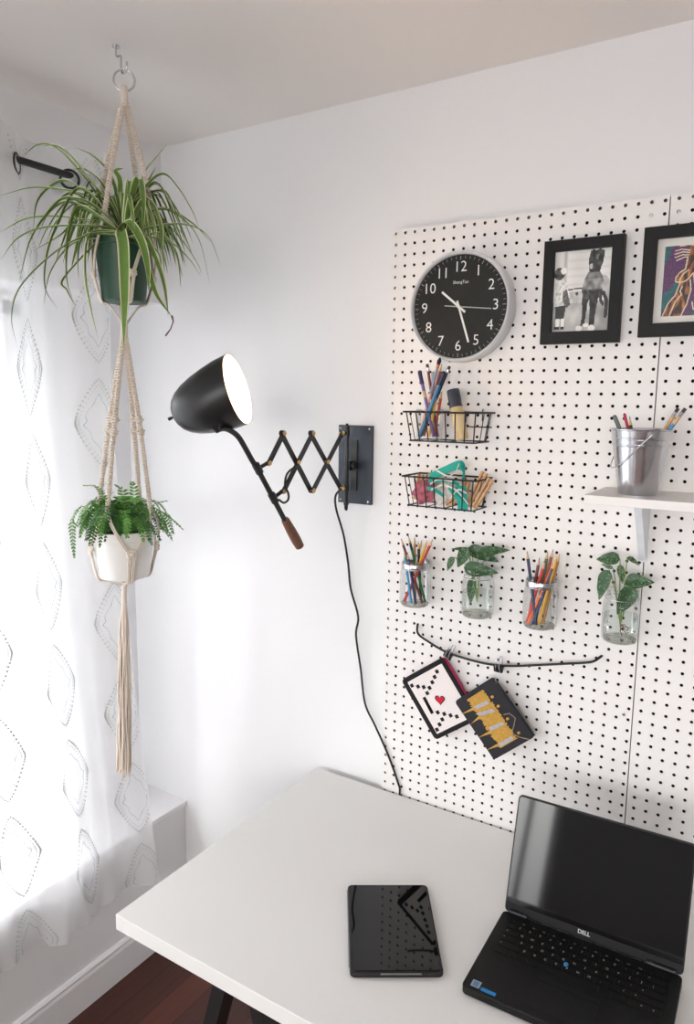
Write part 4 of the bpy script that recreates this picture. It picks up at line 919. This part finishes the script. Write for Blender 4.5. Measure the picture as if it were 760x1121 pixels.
# ------------------------------------------------------------------ macrame hanger and its pots
HY = -.485
def axis(z): return V((-.3938 + (z - 2.4429) * (.078 / 1.58), HY, z))
fw = CAM - axis(2.0); fw.z = 0; fw.normalize(); rt = V((-fw.y, fw.x, 0))      # right of the view / towards the viewer
def polar(z, deg, r_):
    """deg from the side that faces the room, turning to the right"""
    a = math.radians(deg); return axis(z) + (rt * math.sin(a) + fw * math.cos(a)) * r_
hk = hit(127, 50, 2, H); hook = thing('ceiling_hook', hk, 'silver metal hook screwed into the ceiling above the plants', 'hook')
rc = axis(2.443); top_r = rc + V((0, 0, .0205))
m = MB(); m.lathe([(0, 0), (.008, 0), (.008, -.003), (.003, -.006)], hk, (0, 0, 1), 16); m.tube(catmull([hk, hk + V((0, 0, -.02)), hk.lerp(top_r, .45) + V((.004, 0, .0)), top_r + V((-.008, 0, .012)), top_r + V((-.006, 0, -.004)), top_r + V((.002, 0, -.006)), top_r + V((.009, 0, .004)), top_r + V((.010, 0, .014))], 6), .0019, 8)
obj('hook_wire', m, CHROME, hook, smooth=60)
mh = thing('macrame_hanger', axis(2.14), 'two tier cream macrame plant hanger with long tassel hanging by the window', 'plant hanger')
m = MB(); rr_ = .0215; m.tube([rc + rt * rr_ * math.cos(a) + V((0, 0, rr_ * math.sin(a))) + fw * .004 * math.cos(a) for a in [2 * PI * i / 36 for i in range(36)]], .0022, 8, closed=True); obj('metal_ring', m, CHROME, mh, smooth=60)
def resample(pts, step):
    pts = [V(p) for p in pts]; out = [pts[0]]; acc = 0
    for a, b in zip(pts[:-1], pts[1:]):
        L_ = (b - a).length; t = step - acc
        while t <= L_: out.append(a.lerp(b, t / L_)); t += step
        acc = L_ - (t - step)
    return out + [pts[-1]]
def sennit(pts, w_=.0044, r_=.0022, pitch=.0125, knots=()):
    """braided band: two crossing cords with visible bumps round a core"""
    m = MB(); P_ = resample(catmull(pts, 8), pitch / 8); n = len(P_); tot = n * pitch / 8
    m.tube(P_[::4] + [P_[-1]], .0015, 6)
    for ph in (0, PI):
        Q = []
        for i, p_ in enumerate(P_):
            t_ = (P_[min(i + 1, n - 1)] - P_[max(i - 1, 0)]).normalized(); s_ = t_.cross(fw).normalized(); f_ = s_.cross(t_).normalized(); a = 2 * PI * i / 8 + ph; k_ = 1.0
            for kk in knots: k_ += 1.4 * math.exp(-((i / n - kk) * tot / .006) ** 2)
            Q.append(p_ + s_ * w_ * k_ * math.sin(a) + f_ * (.0022 * k_ * math.cos(2 * a) + .0006))
        m.tube(Q, r_, 5)
    return m
def cord(pts, r_=.0021): m = MB(); m.tube(catmull(pts, 6), r_, 6); return m
def cords(pts, gap=.0045, r_=.0021):
    m = MB(); C_ = catmull(pts, 6); n = len(C_)
    for s_ in (-1, 1):
        m.tube([p_ + (C_[min(i + 1, n - 1)] - C_[max(i - 1, 0)]).normalized().cross((p_ - axis(p_.z)).normalized() if (p_ - axis(p_.z)).length > .01 else fw) * gap / 2 * s_ for i, p_ in enumerate(C_)], r_, 6)
    return m
ANG = (-32, 58, 148, 238); apex = axis(2.421)
wrap = MB(); wrap.tube([apex + V((0, 0, .012)), apex + V((0, 0, .002)), apex - V((0, 0, .03))], [.006, .0085, .007], 12); obj('top_wrap', wrap, COTTON, mh, smooth=50)
def tier(z_top, z_split, z_rim, z_knot, z_bot, z_gather, r_top, r_pot, r_bot, knots, bead):
    for a in ANG:
        p0 = axis(z_top) + (polar(z_top, a, 1) - axis(z_top)) * .004; p1_ = polar(z_split, a, r_top)
        obj('braided_strand', sennit([p0, p0.lerp(p1_, .5) + (polar(z_top, a, 1) - axis(z_top)) * .003, p1_], knots=knots), COTTON, mh, smooth=60)
    for a in ANG:
        for s_ in (-1, 1):
            ka = a + 45 * s_; g = 4 * -s_
            m = cords([polar(z_split + .004, a, r_top), polar((z_split * .45 + z_rim * .55), a + 12 * s_, r_pot + .005), polar((z_rim + z_knot) / 2, a + 30 * s_, r_pot + .005), polar(z_knot, ka + g, r_pot * .99 + .003)], .0040)
            obj('net_cord', m, COTTON, mh, smooth=60)
    for a in ANG:
        ka = a + 45; m = MB(); c_ = polar(z_knot, ka, r_pot * .99 + .004); tn = (polar(z_knot, ka + 90, 1) - axis(z_knot))
        for i in range(bead): q = (i - (bead - 1) / 2); m.tube([c_ + tn * .010 * math.cos(b_) + V((0, 0, q * .0048 + .003 * math.sin(b_))) + (c_ - axis(c_.z)).normalized() * .002 * math.sin(b_ * 2) for b_ in [2 * PI * j / 12 for j in range(12)]], .0030, 6, closed=True)
        m.ball(c_, .0075, 10, None, (1, 1, .8)); obj('square_knot', m, COTTON, mh, smooth=60)
        for s_ in (-1, 1):
            o_ = tn * .006 * s_
            m = cords([c_ + o_, polar((z_knot + z_bot) / 2, ka + 4 * s_, (r_pot + r_bot) / 2 + .004), polar(z_bot - .001, ka + 4 * s_, r_bot + .0015), polar(z_bot - .007, ka, r_bot * .70), polar(z_gather, ka, .004)], .0035)
            obj('net_cord', m, COTTON, mh, smooth=60)
# tier one
RIM1, BOT1, R1, B1 = 2.128, 1.990, .0620, .0470
tier(2.400, 2.150, RIM1, 2.045, BOT1, 1.945, .076, R1, B1, (), 2)
m = MB(); m.tube([axis(1.952), axis(1.93), axis(1.900)], [.007, .0085, .0075], 12); obj('gathering_knot', m, COTTON, mh, smooth=50)
# tier two
RIM2, BOT2, R2, B2 = 1.478, 1.365, .0735, .0580
tier(1.915, 1.530, RIM2, 1.432, BOT2, 1.344, .068, R2, B2, (.47, .54), 3)
m = MB(); m.tube([axis(1.350), axis(1.335), axis(1.285), axis(1.27)], [.0055, .0062, .0070, .0080], 12); obj('gathering_knot', m, COTTON, mh, smooth=50)
tm = MB()
for i in range(46):
    a = 2 * PI * i * .381966; r_ = .019 * math.sqrt((i + .5) / 46); q0 = axis(1.283) + (rt * math.cos(a) + fw * math.sin(a)) * r_ * .35; le = random.uniform(-.015, .012)
    pts = [q0]
    for j in range(1, 9):
        z = 1.283 - (1.283 - .868 - le) * j / 8; s_ = .55 + .45 * j / 8 if j > 1 else .6
        pts.append(axis(z) + (rt * math.cos(a) + fw * math.sin(a)) * r_ * s_ * (1.0 + .1 * math.sin(j + i)) + rt * .0012 * math.sin(j * 1.7 + i * 2))
    tm.tube(catmull(pts, 3), .0017, 5)
obj('tassel', tm, COTTON, mh, smooth=60)
# pots
ap1 = axis(BOT1); pot1 = thing('hanging_spider_plant', ap1, 'spider plant with long striped leaves in a dark green pot in the upper hanger', 'potted plant')
m = MB(); hh = RIM1 - BOT1; GP = mat('green_pot', (30, 70, 50), .45, var=.05)
m.lathe([(0, .002), (B1 - .003, 0), (B1, .003), (R1 - .004, hh - .022), (R1 - .001, hh - .020), (R1, hh - .001), (R1 - .001, hh), (R1 - .004, hh), (R1 - .006, hh - .02), (B1 - .003, .006), (0, .006)], axis(BOT1), (0, 0, 1), 48); obj('pot', m, GP, pot1, smooth=35)
SOIL = mat('soil', (58, 44, 36), 1, var=.4, scale=200, bump=.8)
m = MB(); m.lathe([(R1 - .006, 0), (0, .004)], axis(RIM1 - .014), (0, 0, 1), 32); obj('soil', m, SOIL, pot1)
SPG = mat('spider_leaf_green', (104, 140, 60), .45, var=.22, scale=60); SPC = mat('spider_leaf_cream', (222, 222, 178), .5, var=.06)
HD = (axis(2.14) - CAM)
def pdz(u, v, dd):
    """point on a line of sight at the hanger's distance plus dd metres"""
    d_ = RM @ V(((u - 380) / FPX, -(v - 560.5) / FPX, -1.0)); return CAM + d_ * (1.5525 + dd)
def strap(m, pts, w_, kink=None):
    w_ = w_ * 1.28
    C_ = catmull(pts, 6); n = len(C_); rows = []
    for i, p_ in enumerate(C_):
        t = i / (n - 1); t_ = (C_[min(i + 1, n - 1)] - C_[max(i - 1, 0)]).normalized()
        if i == 0:
            a_ = (C_[-1] - C_[0]); a_.z = 0; s_ = a_.cross(V((0, 0, 1))) if a_.length > .02 else rt.copy()
        s_ = (s_ - t_ * s_.dot(t_)).normalized()
        f_ = s_.cross(t_).normalized(); w2_ = w_ * (.55 + .45 * min(1, t * 3)) * (1 - max(0, (t - .45) / .55) ** 2.2) + .0008
        rows.append([p_ + s_ * w2_ * a + f_ * abs(a) * w2_ * .5 for a in (-.5, -.39, 0, .39, .5)])
    o_ = len(m.v)
    for r_ in rows: m.v += r_
    for i in range(n - 1):
        for j in range(4): a = o_ + i * 5 + j; m.f.append((a, a + 1, a + 6, a + 5)); m.m.append(1 if j in (0, 3) else 0)
fol = MB(); crown = (137, 256)
LV = [  # leaf paths in detail-view units (x/3.04, 120 + y/3.04) with depth offsets in metres
    ([(330, 300), (265, 210), (190, 130), (130, 118), (80, 152)], .02, .010), ([(370, 320), (300, 240), (240, 160), (190, 124), (140, 120)], -.03, .011),
    ([(390, 300), (360, 210), (300, 150), (245, 125)], .05, .010), ([(470, 320), (480, 220), (520, 160), (557, 116)], .03, .010),
    ([(450, 330), (490, 250), (520, 190)], .06, .008), ([(440, 330), (490, 255), (545, 217), (595, 265), (640, 340), (662, 390)], -.02, .009),
    ([(350, 330), (280, 285), (190, 266), (100, 262), (0, 287)], .03, .008), ([(380, 380), (310, 320), (250, 298), (200, 305), (140, 370), (112, 410)], -.05, .011),
    ([(380, 370), (290, 328), (200, 316), (110, 420), (64, 570)], .0, .009), ([(360, 400), (240, 362), (100, 362), (0, 408)], .06, .009),
    ([(380, 400), (290, 388), (150, 394), (60, 430), (0, 503)], -.04, .010), ([(380, 410), (290, 420), (180, 480), (70, 590), (40, 690), (56, 785)], -.07, .009),
    ([(360, 350), (265, 265), (200, 370), (160, 480), (152, 590), (190, 662)], -.02, .009), ([(380, 400), (270, 330), (235, 400), (225, 480), (225, 570), (246, 640)], -.08, .014),
    ([(380, 410), (300, 420), (287, 540), (303, 650), (326, 758)], -.08, .012), ([(404, 408), (413, 470), (416, 620), (412, 790)], -.085, .018),
    ([(400, 400), (430, 378), (470, 440), (490, 520), (496, 605)], -.09, .014), ([(440, 430), (480, 425), (520, 510), (545, 590), (560, 682)], -.05, .012),
    ([(470, 470), (490, 530), (520, 620), (574, 692)], -.06, .012), ([(470, 430), (535, 415), (585, 480), (602, 592)], -.01, .011),
    ([(450, 390), (520, 336), (590, 352), (660, 430), (700, 585)], .02, .008), ([(450, 410), (535, 388), (620, 385), (690, 420), (735, 518)], -.03, .008),
    ([(450, 410), (530, 370), (600, 430), (655, 510), (672, 548)], .04, .007), ([(440, 370), (490, 298), (530, 380), (536, 450), (548, 540)], -.07, .011),
    ([(430, 330), (460, 232), (475, 300), (474, 420)], -.06, .012), ([(420, 360), (430, 240), (428, 290)], -.04, .011),
    ([(370, 420), (285, 420), (262, 490), (262, 562)], -.02, .010), ([(330, 430), (240, 450), (170, 540), (145, 650)], .03, .006),
    ([(370, 340), (290, 280), (210, 240), (130, 300), (110, 410)], .05, .011), ([(380, 330), (330, 240), (280, 200), (240, 200)], .01, .011),
    ([(400, 330), (400, 240), (385, 205), (410, 195)], .05, .009), ([(360, 380), (260, 370), (200, 420), (110, 470)], .04, .006),
    ([(350, 420), (215, 560), (225, 600), (248, 648)], .05, .006), ([(440, 420), (560, 440), (630, 500), (668, 555)], .05, .006),
    ([(440, 380), (540, 330), (640, 380), (700, 440)], .06, .007), ([(430, 420), (520, 470), (535, 540), (560, 690)], .00, .009)]
for path, dd, w_ in LV:
    if path[-1] != (412, 790): dd = max(dd, -.048)
    n = len(path); pts = [pdz(137 + (path[0][0] / 3.04 - 137) * .25, 257, dd * .2 * 1.0)]
    for i, (x, y) in enumerate(path): pts.append(pdz(x / 3.04, 120 + y / 3.04, dd * min(1, (i + 1) / 2.5) * 1.0))
    strap(fol, pts, w_)
cz_ = axis(RIM1 - .012)
for i in range(96):
    a = random.uniform(0, 2 * PI); L_ = random.uniform(.06, .16); up = random.uniform(.035, .12); b_ = cz_ + V((math.cos(a), math.sin(a), 0)) * random.uniform(.0, .03); o_ = V((math.cos(a), math.sin(a), 0))
    dr = random.uniform(.3, 1.2)
    if o_.dot(fw) > .35 and -.78 < o_.dot(rt) < -.02: continue
    strap(fol, [b_, b_ + o_ * L_ * .25 + V((0, 0, up * .7)), b_ + o_ * L_ * .55 + V((0, 0, up)), b_ + o_ * L_ * .85 + V((0, 0, up * .55 * (1.3 - dr))), b_ + o_ * L_ + V((0, 0, up * .2 - .05 * dr))], random.uniform(.0060, .0098))
obj('foliage', fol, [SPG, SPC], pot1, smooth=70)
m = MB(); m.tube([pdz(x / 3.04, 120 + y / 3.04, -.06) for x, y in ((572, 686), (577, 705), (568, 730), (551, 753))], [.0022, .0013, .0011, .0016], 6); obj('withered_tip', m, mat('dry_brown', (92, 62, 50), .9), pot1)
pot2 = thing('hanging_fern', axis(BOT2), 'small green fern in a white pot in the lower tier of the hanger', 'potted plant')
m = MB(); hh = RIM2 - BOT2; WP = mat('white_pot', (238, 237, 234), .4, var=.01)
m.lathe([(0, .002), (B2 - .004, 0), (B2, .004), (R2 - .003, hh - .022), (R2 - .001, hh - .020), (R2, hh - .001), (R2 - .001, hh), (R2 - .004, hh), (R2 - .006, hh - .02), (B2 - .003, .006), (0, .006)], axis(BOT2), (0, 0, 1), 56); obj('pot', m, WP, pot2, smooth=35)
m = MB(); m.lathe([(R2 - .0065, 0), (0, .006)], axis(RIM2 - .012), (0, 0, 1), 32); obj('soil', m, SOIL, pot2)
FG = mat('fern_green', (92, 146, 58), .5, var=.35, scale=50); FGD = mat('fern_green_deep', (62, 110, 50), .5, var=.3, scale=50); fr = MB()
def frond(pts, w_, k):
    C_ = resample(catmull(pts, 6),   .0072); n = len(C_); fr.tube(C_, .0007, 4, k=k)
    for i in range(2, n):
        t = i / n; t_ = (C_[i] - C_[i - 1]).normalized(); s_ = t_.cross(V((0, 0, 1)))
        if s_.length < .4: s_ += rt * .7
        s_.normalize(); up = s_.cross(t_); L_ = w_ * (1 - t) ** .6 * (.6 + .4 * min(1, t * 4))
        for q in (-1, 1):
            d_ = (s_ * q + t_ * .45 - V((0, 0, .18))).normalized(); p_ = C_[i]
            wv = t_ * .0027; e_ = up * random.uniform(-.001, .001)
            fr.add([p_ - wv * .4, p_ + d_ * L_ * .3 - wv + e_, p_ + d_ * L_ * .7 - wv * .8, p_ + d_ * L_ + e_, p_ + d_ * L_ * .7 + wv * .8, p_ + d_ * L_ * .3 + wv], [(0, 1, 2, 3, 4, 5)], k)
bc = axis(RIM2 - .008)
for i in range(70):
    a = random.uniform(0, 2 * PI); o_ = V((math.cos(a), math.sin(a), 0)); L_ = random.uniform(.04, .10); up = random.uniform(.03, .078); b_ = bc + o_ * random.uniform(0, .045)
    frond([b_, b_ + o_ * L_ * .3 + V((0, 0, up)), b_ + o_ * L_ * .7 + V((0, 0, up * .9)), b_ + o_ * L_ + V((0, 0, up * .3 - random.uniform(0, .03)))], random.uniform(.017, .026), i % 2)
def FP(x, y, dd): return pdz(60 + x / 4.31, 380 + y / 4.31, dd + .01)
for pts, w_ in (([FP(200, 800, -.03), FP(130, 750, -.05), FP(85, 810, -.06), FP(85, 900, -.06), FP(92, 990, -.06)], .012), ([FP(430, 820, -.02), FP(480, 770, -.03), FP(540, 800, -.03), FP(603, 858, -.03)], .011),
                ([FP(430, 800, .02), FP(470, 740, .02), FP(530, 725, .02)], .014), ([FP(240, 800, -.06), FP(230, 780, -.08), FP(215, 840, -.085), FP(222, 885, -.085)], .014),
                ([FP(330, 800, -.06), FP(330, 770, -.08), FP(345, 830, -.085), FP(342, 895, -.085)], .013), ([FP(250, 740, .0), FP(200, 660, .02), FP(140, 652, .02)], .009), ([FP(330, 760, 0), FP(320, 680, 0), FP(290, 650, 0)], .015), ([FP(370, 760, 0), FP(375, 680, 0), FP(365, 640, 0)], .014)): frond(pts, w_ * 1.3, 0)
obj('foliage', fr, [FG, FGD], pot2)

# ------------------------------------------------------------------ curtain rod and sheer curtain
CXR = -.740; RZ = 2.333; NODE0 = .080; PIT = .146
cr = thing('curtain_rod', (CXR, -1.0, RZ), 'black metal curtain rod across the window behind the spider plant', 'curtain rod')
m = MB(); m.tube([(CXR, -.335, RZ), (CXR, -2.12, RZ)], .0085, 16); obj('rod', m, BLACK, cr, smooth=50)
m = MB(); m.lathe([(.0085, 0), (.013, -.002), (.013, .010), (.009, .014), (.014, .022), (.017, .032), (.014, .044), (0, .050)], (CXR, -.335, RZ), (0, 1, 0), 20)
m.lathe([(.0085, 0), (.013, .002), (.013, -.010), (.009, -.014), (.014, -.022), (.017, -.032), (.014, -.044), (0, -.050)], (CXR, -2.12, RZ), (0, 1, 0), 20); obj('finial', m, BLACK, cr, smooth=50)
for y_ in (-.345, -2.08):
    m = MB(); m.tube([(-.8145, y_, RZ - .012), (-.76, y_, RZ - .012), (CXR, y_, RZ - .012)], .005, 10); m.cyl((-.8148, y_, RZ - .012), (-.811, y_, RZ - .012), .018, 20); m.lathe([(.0088, -.005), (.0115, -.005), (.0115, .005), (.0088, .005)], (CXR, y_, RZ), (0, 1, 0), 18); obj('bracket', m, BLACK, cr, smooth=50)
YR = [(.2, -.166), (.27, -.172), (.63, -.206), (1.1, -.252), (1.75, -.290), (2.06, -.281), (2.4, -.287)]
def yR(z):
    for (a, b), (c_, d_) in zip(YR[:-1], YR[1:]):
        if z <= c_: return b + (d_ - b) * (max(z, a) - a) / (c_ - a)
    return YR[-1][1]
SW = 1.62
def cur(s_, z):
    w_ = (s_ - NODE0) / PIT; k = min(1, max(0, (z - .25) / 2.0))
    A = .016 + .020 * k
    x = CXR + .003 - A * math.sin(PI * w_) - .0 * k + (1 - k) * .006
    x += (1 - k) * .007 * math.sin(s_ * 41 + 1.3) + .003 * math.sin(s_ * 97 + z * 2) * (1 - .5 * k)
    if z < .50: x += .006 * (0.5 - z) / .2 * math.sin(s_ * 60 + z * 20)
    y = yR(z) - s_ * (1 + .0 * z) + .006 * math.sin(z * 5 + s_ * 20) * (1 - k)
    return V((max(x, -.7635) if z < .5 else x, y, z))
def zhem(s_): return .285 + .030 * math.sin(min(s_, .33) / .33 * PI / 2) + .018 * math.sin(s_ * 21) * math.sin(s_ * 6) - (.03 if .32 < s_ < .37 else 0)
cm = MB(); NS, NZ = 260, 110; CT = 2.395
for i in range(NS + 1):
    s_ = SW * i / NS; zb = zhem(s_)
    for j in range(NZ + 1): cm.v.append(cur(s_, zb + (CT - zb) * j / NZ))
for i in range(NS):
    for j in range(NZ): a = i * (NZ + 1) + j; cm.f.append((a, a + NZ + 1, a + NZ + 2, a + 1)); cm.m.append(0)
ct = thing('sheer_curtain', (CXR, -1.0, .3), 'long sheer white curtain with dotted diamond motifs hanging at the window', 'curtain')
obj('fabric', cm, sheer_mat('sheer_voile', (248, 249, 250), .43), ct, smooth=180)
def cn(s_, z): a = cur(s_ + .002, z) - cur(s_ - .002, z); b = cur(s_, z + .002) - cur(s_, z - .002); return a.cross(b).normalized()
dm = [MB(), MB()]
def dot(s_, z, r_, k):
    if s_ < .004 or s_ > SW - .005 or z < zhem(s_) + .004 or z > CT - .02: return
    a = (cur(s_ + .002, z) - cur(s_ - .002, z)).normalized(); b = (cur(s_, z + .002) - cur(s_, z - .002)).normalized(); n_ = a.cross(b).normalized(); c_ = cur(s_, z)
    if n_.x < 0: n_ = -n_
    dm[k].add([c_ + n_ * .0006 + (a * math.cos(q) + b * math.sin(q)) * r_ for q in [2 * PI * i / 7 for i in range(7)]], [tuple(range(7))])
def ogee(t, hw, hh_):
    """closed pointed-oval outline, t in 0..1"""
    q = t * 4; i = int(q) % 4; f = q - int(q); f2 = f if i % 2 == 0 else 1 - f
    x = hw * (f2 ** .85 + .10 * math.sin(PI * f2) * .8 - .05 * math.sin(2 * PI * f2)); z = hh_ * (1 - f2 ** 1.0)
    z += hh_ * .06 * math.sin(2 * PI * f2)
    return (x if i in (0, 1) else -x, z if i in (0, 3) else -z)
for col in range(0, 10):
    sc_ = .036 + .183 * col; z = 1.852 - .139 * (1 - col % 2) + .278 * 3
    while z > .1:
        if z < 2.45:
            for (hw, hh_, n_, r_, k) in ((.052, .117, 56, .0031, 0), (.0445, .102, 50, .0020, 0), (.032, .074, 70, .0014, 1)):
                for i in range(n_):
                    x_, z_ = ogee(i / n_, hw, hh_)
                    if k == 1: x_ *= 1 + .10 * math.sin(i / n_ * 2 * PI * 8); z_ *= 1 + .05 * math.cos(i / n_ * 2 * PI * 8)
                    dot(sc_ + x_, z + z_, r_, k)
        z -= .278
o = obj('printed_dots', dm[0], mat('dot_grey', (172, 177, 170), .8), ct); o['label'] = 'rings of grey printed dots'
o = obj('stitched_line', dm[1], mat('dot_teal', (122, 144, 154), .8), ct); o['label'] = 'fine blue grey stitched lines inside the dot rings'
for i in range(11):
    s_ = NODE0 + PIT * i
    if s_ > SW - .02: break
    c_ = cur(s_, RZ); c_.x = CXR; a = (cur(s_ + .004, RZ) - cur(s_ - .004, RZ)).normalized(); n_ = a.cross(V((0, 0, 1))).normalized()
    m = MB(); m.lathe([(.0195, -.0022), (.0245, -.0014), (.0255, 0), (.0245, .0014), (.0195, .0022), (.0185, 0), (.0195, -.0022)], V((CXR + .003, c_.y, RZ - .010)), n_, 28); obj('grommet', m, BLACK, ct, smooth=50)

# ------------------------------------------------------------------ daylight
wl = bpy.data.worlds.new('daylight'); S.world = wl; wl.use_nodes = True; nt = wl.node_tree
bg = nt.nodes['Background']; bg.inputs[1].default_value = 7.0
tc = nt.nodes.new('ShaderNodeTexCoord'); sx_ = nt.nodes.new('ShaderNodeSeparateXYZ'); cr_ = nt.nodes.new('ShaderNodeValToRGB')   # overcast sky over darker ground
mr_ = nt.nodes.new('ShaderNodeMapRange'); mr_.inputs[1].default_value = -1; mr_.inputs[2].default_value = 1
nt.links.new(tc.outputs['Generated'], sx_.inputs[0]); nt.links.new(sx_.outputs['Z'], mr_.inputs[0]); nt.links.new(mr_.outputs[0], cr_.inputs[0]); nt.links.new(cr_.outputs[0], bg.inputs[0])
cr_.color_ramp.elements[0].position = .44; cr_.color_ramp.elements[0].color = (.44, .445, .45, 1); cr_.color_ramp.elements[1].position = .52; cr_.color_ramp.elements[1].color = (1, .992, .975, 1)
def portal(loc, rot, sx, sy):
    l = bpy.data.lights.new('window_portal', 'AREA'); l.shape = 'RECTANGLE'; l.size = sx; l.size_y = sy; l.cycles.is_portal = True
    o = bpy.data.objects.new('window_portal', l); COL.objects.link(o); o.location = loc; o.rotation_euler = rot
portal((XW - .09, (WY0 + WY1) / 2, (WZ0 + WZ1) / 2), (0, -PI / 2, 0), WZ1 - WZ0, WY0 - WY1)
portal((XW - .09, -3.55, (WZ0 + WZ1) / 2), (0, -PI / 2, 0), WZ1 - WZ0, 1.4)
for x0_, x1_, z0_, z1_ in OPEN: portal(((x0_ + x1_) / 2, YB - .16, (z0_ + z1_) / 2), (PI / 2, 0, 0), x1_ - x0_, z1_ - z0_)
S.view_settings.view_transform = 'Standard'; S.view_settings.look = 'None'; S.view_settings.gamma = 1; S.view_settings.use_curve_mapping = False
S.view_settings.exposure = 1.24
cy = S.cycles; cy.max_bounces = 10; cy.diffuse_bounces = 6; cy.transparent_max_bounces = 24; cy.transmission_bounces = 6; cy.glossy_bounces = 4
cy.use_denoising = True; cy.sample_clamp_indirect = 8; cy.caustics_reflective = False; cy.caustics_refractive = False
